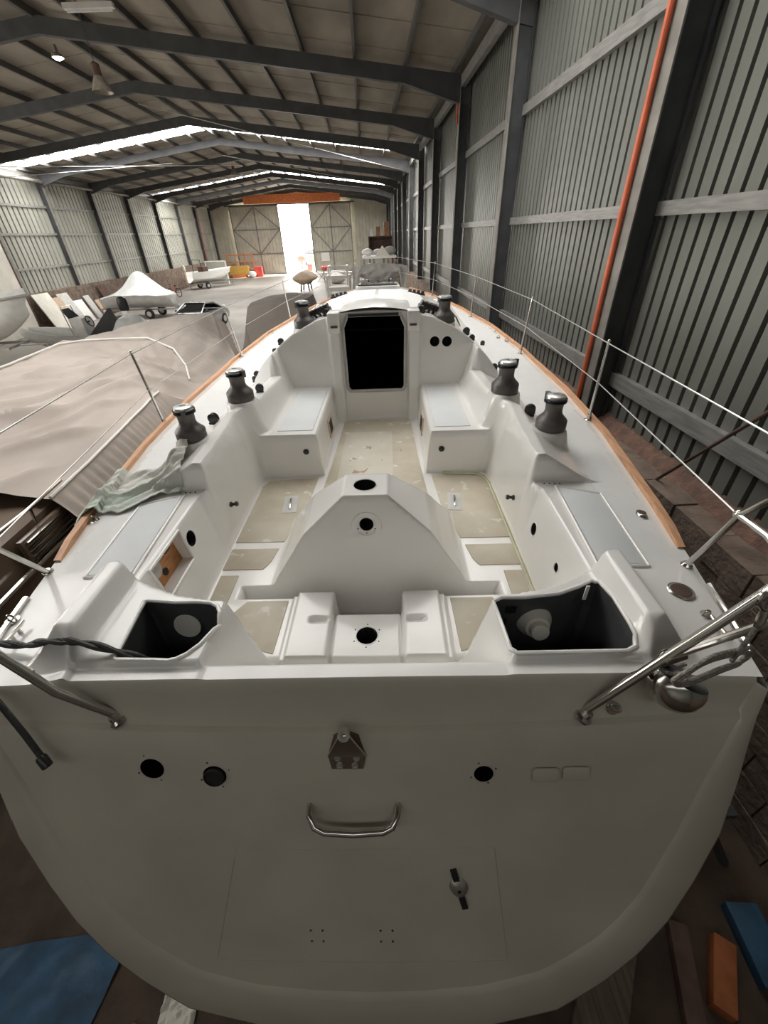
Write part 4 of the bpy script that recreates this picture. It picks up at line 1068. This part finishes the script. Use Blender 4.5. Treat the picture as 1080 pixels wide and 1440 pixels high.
# --- A: long motor cruiser under a taupe canvas cover, beside the yacht
A = thing('covered_motorboat', 'brown motor cruiser under a big taupe canvas cover, close along the left of the yacht', 'motorboat', (0,0,0))
XC = [(1.2,-4.75),(3,-4.85),(7,-4.95),(11,-5.0),(14.4,-5.0)]
HB = [(1.2,1.62),(2.2,1.75),(4,1.80),(9,1.75),(11.3,1.45),(13,.85),(14.4,.06)]
rings = []
for k in range(34):
    y = 1.2+13.2*k/33; c = lerp(XC, y); hb = lerp(HB, y); kz = .55+1.2*max(0, (y-9.5)/4.9)**2
    zt = .16*(1-sstep(3.6, 4.2, y)); zd = .62*sstep(5.3, 6.6, y)
    rings.append([(c+hb*s_, y, z_-(zd if z_ > 1.9 else zd*.5 if z_ > 1.4 else 0)) for s_, z_ in ((-1,2.12+zt),(-1.0,1.95),(-.97,1.5),(-.86,1.0+.3*(kz-.55)),(0,kz),(.86,1.0+.3*(kz-.55)),(.97,1.5),(1.0,1.95),(1,2.12+zt),(.90,2.14+zt),(0,2.17+zt),(-.9,2.14+zt),(-1,2.12+zt))])
mb = MB(); mb.grid(rings); mb.add(rings[0][:-1], [tuple(range(12))]); mb.build('hull', M['brownhull'], A)
MB().box(-5.0,-4.7,3,9,0,.8).build('support_keel', M['rustdark'], A, smooth=False)
for x_ in (-6.1, -3.6):
    for y_ in (3.2, 8.2): MB().bar((x_+(.3 if x_ > -5 else -.3), y_, 0), (x_, y_, 1.15), .09, .09).build('support_leg', M['rustdark'], A, smooth=False)
XRr = [(2.95,-2.98),(4.4,-3.10),(6.9,-3.36),(9,-3.34),(10.9,-3.42),(12.4,-4.0),(13.6,-4.55),(14.3,-4.95)]
XLl = [(2.95,-6.75),(6,-6.85),(8.4,-6.75),(9.6,-6.72),(11.2,-6.6),(12.6,-6.0),(13.6,-5.5),(14.3,-5.05)]
FOLDS = [(-2.6,.09,.30,-.5),(-1.9,.13,.26,-.3),(-1.25,.11,.20,-.2),(-.7,.16,.24,0),(-.2,.10,.16,.1),(.35,.12,.22,.3),(.9,.07,.16,.4),(1.5,.06,.2,.5)]
def cover_z(x, y, s):
    e = sstep(0, .22, 1-abs(2*s-1)) if (s > .5 or y > 9.8) else 1.0
    dr = .52*sstep(6.3, 7.5, y)*(1-sstep(12.5, 14, y))
    aft = 1-sstep(8.6, 9.7, y)
    z = 2.36 + e*(.09*aft + (1-aft)*(.20-.012*max(0,y-9.7)**1.6 if y > 9.7 else .2))
    z += .28*math.exp(-(((x+3.95)/.55)**2+((y-7.55)/.55)**2))                       # prop under the canvas
    z += .16*math.exp(-(((x+5.9)/.8)**2+((y-4.4)/.9)**2)) - .16*math.exp(-(((x+5.0)/.6)**2+((y-6.2)/1.3)**2)) - .14*math.exp(-(((x+4.1)/.35)**2+((y-5.3)/1.1)**2))
    # long folds running up to the prop
    q_ = -(x+3.9)*.825+(y-7.5)*.565; al = (x+3.9)*.565+(y-7.5)*.825
    for qi, am_, w0, cv_ in FOLDS:
        qq = q_-qi-cv_*(al+1.5)**2*.06-.10*mnoise.noise((al*.9, qi*3, 1)); wv = w0*(.75+.5*mnoise.noise((al*.5, qi, 8)))
        z += am_*math.exp(-abs(qq)/wv*(1.0 if qq > 0 else 2.2))*sstep(.02,.12,s)*(1-sstep(.86,.98,s))*(1-sstep(8.3,9.6,y))
    # smaller ones radiating from it
    dx, dy = x+3.9, y-7.9; r = math.hypot(dx, dy); th = math.atan2(dy, dx)
    f = mnoise.noise((th*4.2, r*.22, 3.3)); z += (.17*abs(f)-.05)*min(1, r/1.2)*e*sstep(0,.12,s)
    ph = 2*PI*y/.15+2.0*mnoise.noise((y*1.3, x*.5, 1)); q = sstep(.60, .98, s)
    z -= dr*q; z += .022*math.sin(ph)*sstep(.62,.75,s)*dr*2*min(1, 4*(1-s)+.4)
    z += .05*abs(mnoise.noise((th*9, r*.5, 9.1)))*e*min(1, r) + .012*mnoise.noise((x*6, y*6, 1))
    return z
rows = []
NY = 170
for k in range(NY+1):
    y = 3.30+11.0*k/NY; xr_ = lerp(XRr, y); xl_ = lerp(XLl, y); row = []
    for j in range(81):
        s = j/80; x = xl_+(xr_-xl_)*s; row.append((x, y, cover_z(x, y, s)))
    rows.append(row)
cv = MB().grid(rows).build('canvas_cover', M['cover'], A, angle=80)
for side in (1, -1):
    P = []
    for k in range(900):
        y = 3.30+10.95*k/899; xe = lerp(XRr if side > 0 else XLl, y); d = .50 if y < 11 else .50-.3*(y-11)/3.3
        z_e = cover_z(xe, y, 1.0 if side > 0 else 0.0)
        ph = 2*PI*y/.155+2.2*mnoise.noise((y*1.3, 0, side)); am = .022*(.6+.8*abs(mnoise.noise((y*2.1, 3, side))))
        row = []
        for j in range(7):
            t = j/6; row.append((xe+side*(.26*t+am*math.sin(ph)*min(1, t*3)), y+.02*math.sin(ph)*t, z_e-d*t**1.15))
        P.append(row)
    MB().grid(P).build('gathered_skirt', M['cover'], cv, angle=80)
pr = [(lerp(XRr, y)+.005, y, cover_z(lerp(XRr, y), y, 1.0)+.012) for y in [3.30+.24*k for k in range(14)]]
MB().tube(pr, .016, 8).build('edge_piping', M['piping'], cv)
pp2 = [(lerp(XLl, y)+.02, y) for y in [3.32+.3*k for k in range(19)]]+[(-6.55,9.35),(-6.2,9.62),(-5.6,9.70),(-4.8,9.62),(-4.2,9.35),(-3.85,8.9),(-3.6,8.3)]
pp2 = [(x, y, cover_z(x, y, (x-lerp(XLl, y))/(lerp(XRr, y)-lerp(XLl, y)))+.035) for x, y in pp2]
MB().tube(pp2, .020, 8).build('edge_piping', M['piping'], cv)
# stern of the cruiser: louvre and stainless rail on the bare brown deck edge
lv = MB().box(-3.03,-2.985,2.78,3.40,2.02,2.25).build('louvre_panel', M['brownhull'], A, bevel=.01)
for k in range(4): MB().box(-2.995,-2.955,2.82,3.36,2.045+.052*k,2.07+.052*k).build('louvre_slat', M['steel'], lv, bevel=.005)
MB().tube([(-3.04,1.9,2.30),(-3.03,2.2,2.40),(-3.0,2.6,2.43),(-2.99,3.0,2.43),(-3.0,3.5,2.44)], .016, 10).build('side_rail', M['steel'], A)
for y_ in (2.45, 3.05): MB().tube([(-3.02,y_,2.27),(-3.0,y_,2.43)], .012, 8).build('rail_post', M['steel'], A)
MB().tube([(-3.0,1.3,1.98),(-2.985,2.2,1.98),(-3.0,3.3,1.98),(-3.05,5,1.98)], .028, 8).build('gunwale_strip', M['steel'], A)

# --- B: boat under a dark tent-like cover ahead of the cruiser
Bt = thing('covered_boat', 'small boat under a dark taupe tent cover, left of the yacht beyond the cruiser', 'boat', (-3.1,15.2,0))
prof = []
for (y, hw_, zt, zb) in ((-2.6,.35,1.6,1.0),(-1.6,.85,2.05,.85),(-.2,1.12,2.52,.8),(.6,1.18,2.56,.8),(3.6,1.15,2.42,.8),(4.4,.9,2.0,.9)):
    row = []
    for j in range(17):
        a = -1+2*j/16; b = abs(a)
        x = math.copysign(hw_*(b*1.55 if b < .5 else .775+.95*(b-.5)), a); z = zt-.10*b*2*(b < .5)-(b >= .5)*(.10+(zt-zb-.1)*(max(0,b-.5)/.5)**.9)
        row.append((x+.03*mnoise.noise((j*.6, y*2, 1)), y, z+.025*mnoise.noise((j*.9, y*1.5, 6))))
    prof.append(row)
loft(prof, M['cover_dark'], Bt, 'tent_cover', angle=25)
loft(hull_rings(6.6, 2.1, 1.0, .35), M['offwhite'], Bt, 'hull').location = (0,-2.2,0)
trailer(Bt, 4.5, 1.3, 1.6)

# --- C: white boat bow poking in at the far left
D = thing('white_motorboat', 'white motorboat with a rounded bow poking in at the left edge of the picture', 'motorboat', (-17.4,15.9,0), R(-84))
loft(hull_rings(5.4, 2.3, 1.27, 1.35, rake=.35), M['white'], D, 'hull')
rg = hull_rings(5.4, 2.3, 1.27, 1.35, rake=.35)
rail = [r[0] for r in rg]+[r[-1] for r in rg][::-1]
MB().tube([(p[0]*1.01, p[1], p[2]) for p in rail], .045, 8).build('rub_rail', M['rib'], D)
top = [[(r[0][0]*k, r[0][1], r[0][2]+.22*(1-k*k)) for k in (1,.75,.4,0,-.4,-.75,-1)] for r in rg[8:]]
MB().grid(top).build('foredeck', M['white'], D)
MB().prism([(-.75,1.2),(.75,1.2),(.45,3.3),(-.45,3.3)], 2.35, 2.50).build('cockpit_cover', M['tan'], D, bevel=.03)
trailer(D, 4.6, 1.3, 1.9, 1.36)
MB().tube([(.5,3.9,1.0),(.55,4.0,1.7)], .05, 10).build('fender', M['white'], D)
# big white panel on the left wall
wp_ = MB().box(-19.66,-19.58,19.6,27.1,.02,5.4).build('partition_board', M['offwhite'], bevel=.01); tag(wp_, 'tall dirty white panel standing against the left wall at the left edge', 'panel')
MB().lathe([(.12,0),(.12,.01)], 16, frame_z((1,0,0), (-19.58,26.2,1.1))).build('round_port', M['black'], wp_)
MB().box(-19.60,-19.55,27.06,27.14,.02,5.4).build('panel_edge', M['rustdark'], wp_, smooth=False)

# --- D: rigid inflatable with a console
E_ = thing('rigid_inflatable_boat', 'grey inflatable boat with steering console and black seat beyond the covered cruiser', 'inflatable boat', (-10.7,19.9,.25), R(90))
for s in (-1, 1):
    MB().tube([(s*.85,0,.62),(s*.85,1.5,.62),(s*.82,2.8,.68),(s*.55,3.8,.82),(s*.15,4.35,.95)], [.20,.24,.24,.22,.17], 14).build('air_tube', M['rib'], E_)
loft(hull_rings(4.3, 1.5, .55, .12), M['offwhite'], E_, 'hull')
cs = MB().prism([(-.38,1.55),(.38,1.55),(.32,2.15),(-.32,2.15)], .55, 1.45).build('console', M['boardgrey'], E_, bevel=.04)
MB().add([(-.36,2.05,1.45),(.36,2.05,1.45),(.28,2.30,1.80),(-.28,2.30,1.80),(-.36,2.08,1.44),(.36,2.08,1.44),(.28,2.33,1.79),(-.28,2.33,1.79)], [(0,1,2,3),(7,6,5,4),(0,4,5,1),(1,5,6,2),(2,6,7,3),(3,7,4,0)]).build('windscreen', M['glassdark'], cs, smooth=False)
MB().tube([(.21*math.cos(a), 1.46+.07*math.sin(a), 1.28+.2*math.sin(a)) for a in [2*PI*k/24 for k in range(24)]], .022, 8, closed=True).build('steering_wheel', M['rubber'], cs)
MB().tube([(0,1.46,1.28),(0,1.56,1.26)], .03, 8).build('steering_column', M['rubber'], cs)
MB().tube([(-.4,2.1,.6),(-.36,2.25,1.9),(.36,2.25,1.9),(.4,2.1,.6)], .02, 8).build('console_rail', M['steel'], cs)
MB().add([(-.5,.35,.7),(.5,.35,.7),(.45,1.45,.75),(-.45,1.45,.75),(-.1,.45,1.75),(.1,.45,1.75)], [(0,1,2,3),(0,4,5,1),(1,5,2),(0,3,4),(3,2,5,4)]).build('seat_cover', M['rubber'], E_)
ob = MB().lathe([(.12,-.25),(.17,-.2),(.19,.05),(.16,.25),(.06,.32)], 16, Matrix.Translation((.1,-.15,1.85)) @ Matrix.Diagonal((.8,1.2,1,1))).build('outboard_cowl', M['blackplastic'], E_)
MB().box(-.02,.20,-.28,-.05,.5,1.62).build('outboard_leg', M['white'], ob, bevel=.02)
MB().tube([(0,0,-.25),(0,0,.12)], .05, 8).box(-.7,.7,.4,.6,-.25,.16).box(-.7,.7,3.0,3.2,-.25,.16).build('launching_chocks', M['wood'], E_, smooth=False)
wr = MB(); P = []
for i in range(25):
    th = PI*i/24; row = []
    for j in range(33):
        a = 2*PI*j/32; r_ = 1+.14*mnoise.noise((math.cos(a)*1.5, math.sin(a)*1.5, th*1.5)); row.append((.62*r_*math.sin(th)*math.cos(a)*1.25, .55*r_*math.sin(th)*math.sin(a), .95-.72*r_*math.cos(th)))
    P.append(row)
wr.grid(P); w_ = wr.build('wrapped_engine', M['shrink']); w_.location = (-9.75,18.6,.22); tag(w_, 'bulky engine wrapped in grey sheeting beside the inflatable boat', 'wrapped engine')
MB().box(-.35,.35,-.3,.3,-.22,.3).build('engine_stand', M['wood'], w_, smooth=False)
fd = MB().lathe([(.04,-.75),(.17,-.68),(.19,0),(.17,.68),(.04,.75)], 18, Matrix.Rotation(PI/2, 4, 'Y')).build('fender', M['white']); fd.location = (-10.2,17.2,.19+.45); tag(fd, 'white cylindrical fender lying on a low stand in front of the wrapped engine', 'fender')
MB().box(-.5,.5,-.15,.15,-.64,-.17).build('stand', M['wood'], fd, smooth=False)

# --- F: shrink-wrapped boat on a trailer
Fb = thing('shrink_wrapped_boat', 'boat shrink-wrapped in whitish film with a tented peak on a trailer near the left wall', 'boat', (-12.9,31.4,0), R(84))
P = []
for i in range(29):
    t = i/28; y = 5.4*t; b = 1.12*(1-abs(2*t-1)**3.2)**.5*(1-.25*t) + .02; sh = 1.35+.1*t-.35*max(0, t-.7)/.3; pk = sh+.12+1.25*math.exp(-((t-.40)/.22)**2)
    row = []
    for j in range(25):
        a = -1+2*j/24; q = abs(a)
        if q < .6: x = b*q/.6; z = pk+(sh-pk)*(q/.6)**.8
        else: u = (q-.6)/.4; x = b*(1-.85*u**1.6); z = sh-(sh-.62)*u
        row.append((math.copysign(x, a)+.03*mnoise.noise((j*.8, t*6, 2)), y, z+.05*mnoise.noise((j*.5, t*8, 5))*(q < .9)))
    P.append(row)
loft(P, M['shrink'], Fb, 'shrink_film', angle=30)
trailer(Fb, 4.6, 1.3, 1.7, .6)
# --- car with a dark windscreen
car = thing('grey_car', 'silver grey car with a dark windscreen parked beyond the covered cruiser', 'car', (-9.9,26.6,0), R(168))
def car_body(mb, w_):
    S_ = [(-2.0,.45,.62),(-1.9,.30,.80),(-.9,.25,.86),(.55,.25,.88),(1.7,.28,.78),(2.02,.40,.60)]
    mb.grid([[(-w_*k, y, zb+(zt-zb)*f) for (k, f) in ((.96,0),(1,.35),(1,.7),(.94,1),(.5,1.02),(0,1.03),(-.5,1.02),(-.94,1),(-1,.7),(-1,.35),(-.96,0))] for y, zb, zt in S_])
    return mb
mb = car_body(MB(), .88); mb.build('body', M['carbody'], car)
MB().grid([[(-.80*k*s_, y, z) for k in (1,.55,0,-.55,-1)] for y, z, s_ in ((-1.45,.86,1),(-.75,1.26,.80),(.1,1.31,.78),(.95,.90,.96))]).build('glasshouse', M['glassdark'], car)
MB().grid([[(-.66*k, y, z) for k in (1,.5,0,-.5,-1)] for y, z in ((-.70,1.275),(-.3,1.325),(.1,1.33))]).build('roof', M['carbody'], car)
for s in (-1, 1):
    MB().tube([(s*.80,1.0,.90),(s*.64,.12,1.315),(s*.64,-.72,1.27),(s*.82,-1.45,.87)], .035, 8).build('roof_pillar', M['carbody'], car)
    MB().ball((s*.95,.62,.98), .10, 8, (1,.6,.7)).build('door_mirror', M['blackplastic'], car)
    for y in (-1.25, 1.3): wheel(car, s*.80, y, .31, .2)
# --- H: open boat on a trailer by the far left
Hb = thing('trailered_boat', 'small white boat with an outboard on a two-wheel trailer at the far left', 'boat', (-18.4,49.2,0), R(-38))
loft(hull_rings(5.2, 1.9, .95, .62), M['white'], Hb, 'hull')
trailer(Hb, 4.4, 1.2, 1.6, .58)
ob = MB().lathe([(.12,-.3),(.2,-.22),(.2,.15),(.1,.3)], 14, Matrix.Translation((0,-.3,1.95))).build('outboard_cowl', M['offwhite'], Hb); MB().box(-.1,.1,-.42,-.2,.5,1.7).build('outboard_leg', M['tan'], ob, bevel=.02)
MB().box(-.5,.5,1.6,2.2,1.2,2.0).build('console', M['rustdark'], Hb, bevel=.05)
MB().tube([(-.8,1.2,1.4),(-.7,1.3,2.6),(.7,1.3,2.6),(.8,1.2,1.4)], .03, 8).build('roll_bar', M['rubber'], Hb)
# white framed stand behind it
fr_ = thing('display_stand', 'white square frame standing behind the trailered boat', 'frame', (-17.2,55.2,0), R(-20))
for s in (-1, 1): MB().box(s*1.35-.05, s*1.35+.05, -.05, .05, 0, 2.3).build('upright', M['white'], fr_, smooth=False)
MB().box(-1.4, 1.4, -.05, .05, 2.2, 2.3).build('top_rail', M['white'], fr_, smooth=False); MB().box(-1.3,1.3,-.02,.02,.4,2.2).build('panel', M['sheet_left'], fr_, smooth=False)
# bicycle
bk = thing('bicycle', 'bicycle leaning by the left wall beyond the shrink-wrapped boat', 'bicycle', (-17.9,43.6,0), R(65))
for y in (-.52, .52):
    MB().tube([(0, y+.33*math.cos(a), .35+.33*math.sin(a)) for a in [2*PI*k/28 for k in range(28)]], .028, 8, closed=True).build('wheel', M['rubber'], bk)
    MB().tube([(0,y-.31,.35),(0,y+.31,.35)], .006, 4).tube([(0,y,.04),(0,y,.66)], .006, 4).build('spokes', M['steel'], bk)
MB().tube([(0,-.52,.35),(0,-.12,.32),(0,.35,.78),(0,-.22,.80),(0,-.12,.32)], .02, 8).build('frame', M['red'], bk)
MB().tube([(0,.52,.35),(0,.38,.85),(0,.36,1.0)], .018, 8).build('fork', M['red'], bk)
MB().tube([(-.25,.34,1.02),(0,.36,1.0),(.25,.34,1.02)], .014, 8).build('handlebar', M['rubber'], bk)
MB().ball((0,-.24,.9), .09, 8, (.8,1.5,.4)).build('saddle', M['rubber'], bk)
# boards leaning on the left wall
bl = [(27.4,1.35,2.1,'offwhite','tall dirty white board leaning on the left wall, first right of the white panel'),(28.6,.95,1.75,'tan','tan board leaning on the wall beside the tall dirty white one'),
      (29.5,1.0,1.9,'boardgrey','pale grey board leaning on the wall right of the tan board'),(30.5,1.0,1.35,'white','short bright white board leaning in front of the block wall'),
      (32.0,.6,1.5,'boardgrey','narrow grey board leaning near the column foot on the left wall'),(33.0,.5,1.1,'tan','small tan offcut at the right end of the leaning boards')]
for y, w_, h_, mm, lab in bl:
    o = MB().box(-.03,.03,0,w_,0,h_).build('leaning_board', M[mm], bevel=.005); o.location = (-18.75-.02*(y-27), y, .01); o.rotation_euler = (0,-R(22),R(-4)); tag(o, lab, 'board', 'boards leaning on the left wall')
o = MB().box(-.03,.03,0,1.0,0,1.9).build('leaning_board', M['rustdark']); o.location = (-18.9,34.3,.01); o.rotation_euler = (0,-R(18),0); tag(o, 'dark brown door panel leaning on the left wall behind the shrink-wrapped boat', 'board', 'boards leaning on the left wall')
# red rack with yellow planks by the gate
rk = thing('red_rack', 'red-orange pallet rack standing left of the far gate', 'rack', (-16.6,64.2,0))
for x in (-1.7,-.6,.6,1.7): MB().box(x-.05,x+.05,-.35,-.25,0,2.6).build('upright', M['orange'], rk, smooth=False)
for z in (.25,.9,1.75,2.5): MB().box(-1.75,1.75,-.36,-.24,z-.06,z+.06).build('beam', M['orange'], rk, smooth=False)
for k in range(7):
    o = MB().box(-1.3,1.3,-.15,.15,0,.13).build('yellow_plank', M['yellow'], bevel=.01); o.location = (-16.9+.05*(k % 3),63.5,.30+.15*k); tag(o, ['lowest','second lowest','third','middle','third from top','second','topmost'][k]+' yellow plank of the stack in front of the red rack', 'plank', 'yellow planks by the red rack')
o = MB().box(-.9,.9,-.3,.3,0,.29).build('orange_pallet', M['orange']); o.location = (-16.9,63.4,.0); tag(o, 'low orange pallet under the stack of yellow planks', 'pallet')
o = MB().box(-.45,.45,-.3,.3,0,1.15).build('red_cabinet', M['red'], bevel=.02); o.location = (-14.3,63.6,0); tag(o, 'small red cabinet right of the yellow planks by the gate', 'cabinet')
o = MB().ball((0,0,.35), .4, 10, (1.2,1,.85)).build('white_sack', M['white']); o.location = (-15.0,62.6,.02); tag(o, 'white sack on the floor between the planks and the red cabinet', 'sack')
# dinghy on a stand in the middle of the floor
dn = thing('dinghy_on_stand', 'covered tan dinghy seen bow-on on a black stand in the middle of the floor', 'dinghy', (-5.75,44.0,0), R(175))
P = []
for i in range(19):
    t = i/18; y = -1.6+3.4*t; b = 1.08*(1-abs(t*1.9-.9)**3)**.5 if abs(t*1.9-.9) < 1 else .02
    row = [(b*math.sin(2*PI*j/20), y, 1.08+(.62 if math.cos(2*PI*j/20) > 0 else .50)*math.cos(2*PI*j/20)*min(1, b/.9)*(1-.45*abs(math.sin(2*PI*j/20)))) for j in range(21)]
    P.append(row)
loft(P, M['tan'], dn, 'covered_hull')
for s in (-1, 1):
    MB().bar((s*.4,-.6,0), (s*.3,-.6,.72), .1, .1).build('stand_leg', M['rubber'], dn, smooth=False); MB().bar((s*.4,.6,0), (s*.3,.6,.72), .1, .1).build('stand_leg', M['rubber'], dn, smooth=False)
MB().box(-.5,.5,-.65,-.55,.62,.74).build('stand_bar', M['rubber'], dn, smooth=False); MB().box(-.5,.5,.55,.65,.62,.74).build('stand_bar', M['rubber'], dn, smooth=False)
# trestle table with scrap near the gate, small sign on the gate
tb = thing('white_trestle_table', 'white trestle table with crossed legs near the right gate leaf', 'table', (-3.9,52.0,0))
MB().box(-1.5,1.5,-.4,.4,.95,1.05).build('tabletop', M['boardgrey'], tb, smooth=False)
for x in (-1.1, 1.1):
    for s in (-1, 1): MB().bar((x+s*.5,0,0), (x-s*.4,0,.95), .07, .07).build('leg', M['boardgrey'], tb, smooth=False)
o = MB().ball((0,0,.28), .3, 10, (1.4,1,.9)).build('red_bundle', M['red']); o.location = (-4.6,52.0,1.05); tag(o, 'small red bundle on the left end of the white trestle table', 'bundle')
o = MB().ball((0,0,.5), .6, 12, (1.5,1,.85)).build('grey_tarp_heap', M['drape']); o.location = (-3.2,49.6,.0); tag(o, 'heap of grey tarpaulin on the floor in front of the trestle table', 'tarpaulin')
o = MB().box(-.55,.55,-.02,.02,0,1.0).build('notice_board', M['white']); o.location = (-5.5,65.84,1.35); o.parent = [q for q in COL.objects if q.name == 'door_2'][0]; o['label'] = 'small blank white notice board'
# right side: white chairs / frames, loaded platform, draped arch
for k, (x, y, h_) in enumerate(((-1.45,24.0,2.55),(-1.75,29.0,2.7))):
    t = thing('white_boat_trailer_frame', ['low white tubular frame just left of the draped arch','taller white tubular frame behind the low one, left of the draped arch'][k], 'frame', (x, y, 0))
    for s in (-1, 1):
        for yy in (-.6, .6): MB().tube([(s*.55, yy, 0), (s*.55, yy, h_)], .05, 8).build('upright', M['white'], t)
        MB().box(s*.55-.05, s*.55+.05, -.65, .65, h_-.06, h_+.04).build('side_rail', M['white'], t, smooth=False)
    for z in (h_*.55, h_*.8, h_): MB().box(-.6,.6,-.66,-.58,z-.06,z+.06).build('cross_rail', M['white'], t, smooth=False)
    MB().box(-.52,.52,-.5,.5,h_*.8-.03,h_*.8+.03).build('shelf', M['offwhite'], t, smooth=False)
pf = thing('loaded_platform', 'white-edged raised platform carrying bags and boxes beside the right wall', 'platform', (1.15,43.5,0))
MB().box(-1.5,1.5,-1.4,1.4,2.45,2.62).build('deck', M['white'], pf, smooth=False)
for x in (-1.35,-.45,.45,1.35):
    for y in (-1.3, 1.3): MB().box(x-.06,x+.06,y-.06,y+.06,0,2.45).build('post', M['flange'], pf, smooth=False)
MB().bar((-1.0,-1.36,2.1), (.5,-1.36,1.6), .05, .14).build('diagonal_brace', M['white'], pf, smooth=False)
for k, (x, s_, mm, lab) in enumerate(((-1.02,.40,'white','white sack at the left end of the raised platform'),(-.08,.36,'shrink','long pale bag in the middle of the raised platform'),(1.0,.48,'drape','grey bundle at the right end of the raised platform'))):
    o = MB().ball((0,0,s_*.72), s_, 10, (1.2,1,.70)).build('stuffed_sack', M[mm]); o.location = (1.15+x,43.4+.0*x,2.63-(.02*s_)); tag(o, lab, 'sack', 'sacks on the raised platform')
o = MB().add([(-.6,-.1,0),(.6,-.1,0),(0,-.1,.75),(-.6,.4,0),(.6,.4,0),(0,.4,.75)], [(0,1,2),(5,4,3),(0,2,5,3),(1,4,5,2),(0,3,4,1)]).build('folded_board', M['offwhite'], smooth=False); o.location = (1.45,42.2,2.63); tag(o, 'folded white board standing like a tent on the raised platform', 'board')
sv = thing('junk_shelf', 'dark brown high shelf of clutter behind the raised platform', 'shelf', (1.6,47.5,0))
MB().box(-1.3,1.0,-.4,.4,3.95,4.05).build('shelf_board', M['rustdark'], sv, smooth=False); MB().box(-1.3,1.0,-.4,.4,2.8,2.9).build('shelf_board', M['rustdark'], sv, smooth=False)
for x in (-1.25,.95): MB().box(x-.05,x+.05,-.4,.4,0,3.95).build('upright', M['rustdark'], sv, smooth=False)
MB().box(-1.2,.9,.3,.35,2.9,3.95).build('back_panel', M['rustdark'], sv, smooth=False)
for x, w_, h_, mm, lab in ((-.95,.28,.55,'white','narrow white box at the left of the high brown shelf'),(-.35,.40,.75,'brownjunk','square brown carton in the middle of the high brown shelf'),(.45,.5,1.1,'brownjunk','tall brown carton at the right of the high brown shelf')):
    o = MB().box(-w_/2,w_/2,-.3,.3,0,h_).build('carton', M[mm], bevel=.01); o.location = (1.6+x,47.4,4.05); tag(o, lab, 'box', 'boxes on the high shelf')
ac = thing('draped_arch', 'tubular arch draped with pale grey cloth beyond the bow of the yacht', 'arch', (.45,17.0,0))
for s in (-1, 1): MB().tube([(s*.92,0,0),(s*.90,0,2.9),(s*.75,0,3.28)], .05, 10).build('arch_leg', M['girt'], ac)
MB().tube([(-.75,0,3.28),(0,0,3.34),(.75,0,3.28)], .05, 10).build('arch_top', M['girt'], ac)
P = []
for i in range(49):
    u = -1+2*i/48; row = []
    for j in range(13):
        v = j/12; sag = .40*(1-abs(u)**2.2); top_ = 3.40-.10*u*u
        lo = 2.0 if abs(u) > .80 else top_-.15-sag*.95
        a = sstep(.72, .86, abs(u)); lo = (top_-.12-sag)*(1-a)+2.0*a
        row.append((u*.98+.03*math.sin(v*9+u*7), -.10-.10*math.sin(PI*v)+.05*mnoise.noise((u*5, v*3, 2)), top_+(lo-top_)*v+.02*mnoise.noise((u*8, v*2, 4))))
    P.append(row)
loft(P, M['drape'], ac, 'drape', angle=80)
MB().box(-.72,.72,.45,.5,0,2.85).build('back_board', M['white'], ac, smooth=False)
for x in (-.4,-.05,.35): MB().tube([(x-.1,.1,1.0),(x,.1,2.9)], .02, 6).build('stay', M['shadowmetal'], ac)
# in the sunlit yard beyond the gate
yv = thing('parked_van', 'hazy grey van parked in the bright yard outside the gate', 'van', (-9.3,86,0))
MB().prism([(-1.5,-2.2),(1.5,-2.2),(1.5,2.2),(-1.5,2.2)], .5, 1.6).build('body', M['boardgrey'], yv, bevel=.15); MB().prism([(-1.35,-1.6),(1.35,-1.6),(1.2,1.8),(-1.2,1.8)], 1.6, 2.4).build('cab', M['shadowmetal'], yv, bevel=.1)
for x in (-1.3, 1.3):
    for y in (-1.4, 1.4): wheel(yv, x, y, .38, .25)
for x, y, z, mm, lab in ((-9.9,74,1.5,'red','red inflatable float in the bright yard outside the gate'),(-8.0,75.2,1.3,'orange','orange inflatable float beside the red one in the yard')):
    o = MB().ball((0,0,0), .7, 12, (1.2,.8,.75)).tube([(0,0,-.4),(0,0,-z)], .12, 8).build('inflatable_float', M[mm]); o.location = (x, y, z); tag(o, lab, 'float')
o = MB().prism([(-.4,-.4),(.4,-.4),(.3,.4),(-.3,.4)], 0, .9).build('red_bin', M['red'], bevel=.05); o.location = (-8.3,70.5,0); tag(o, 'red bin on the ground just outside the gate', 'bin')
o = MB().box(-1.2,1.2,-.5,.5,0,.8).build('turquoise_crate', M['teal'], bevel=.03); o.location = (-11.2,78,0.0); tag(o, 'turquoise crate at the left of the yard outside the gate', 'crate')
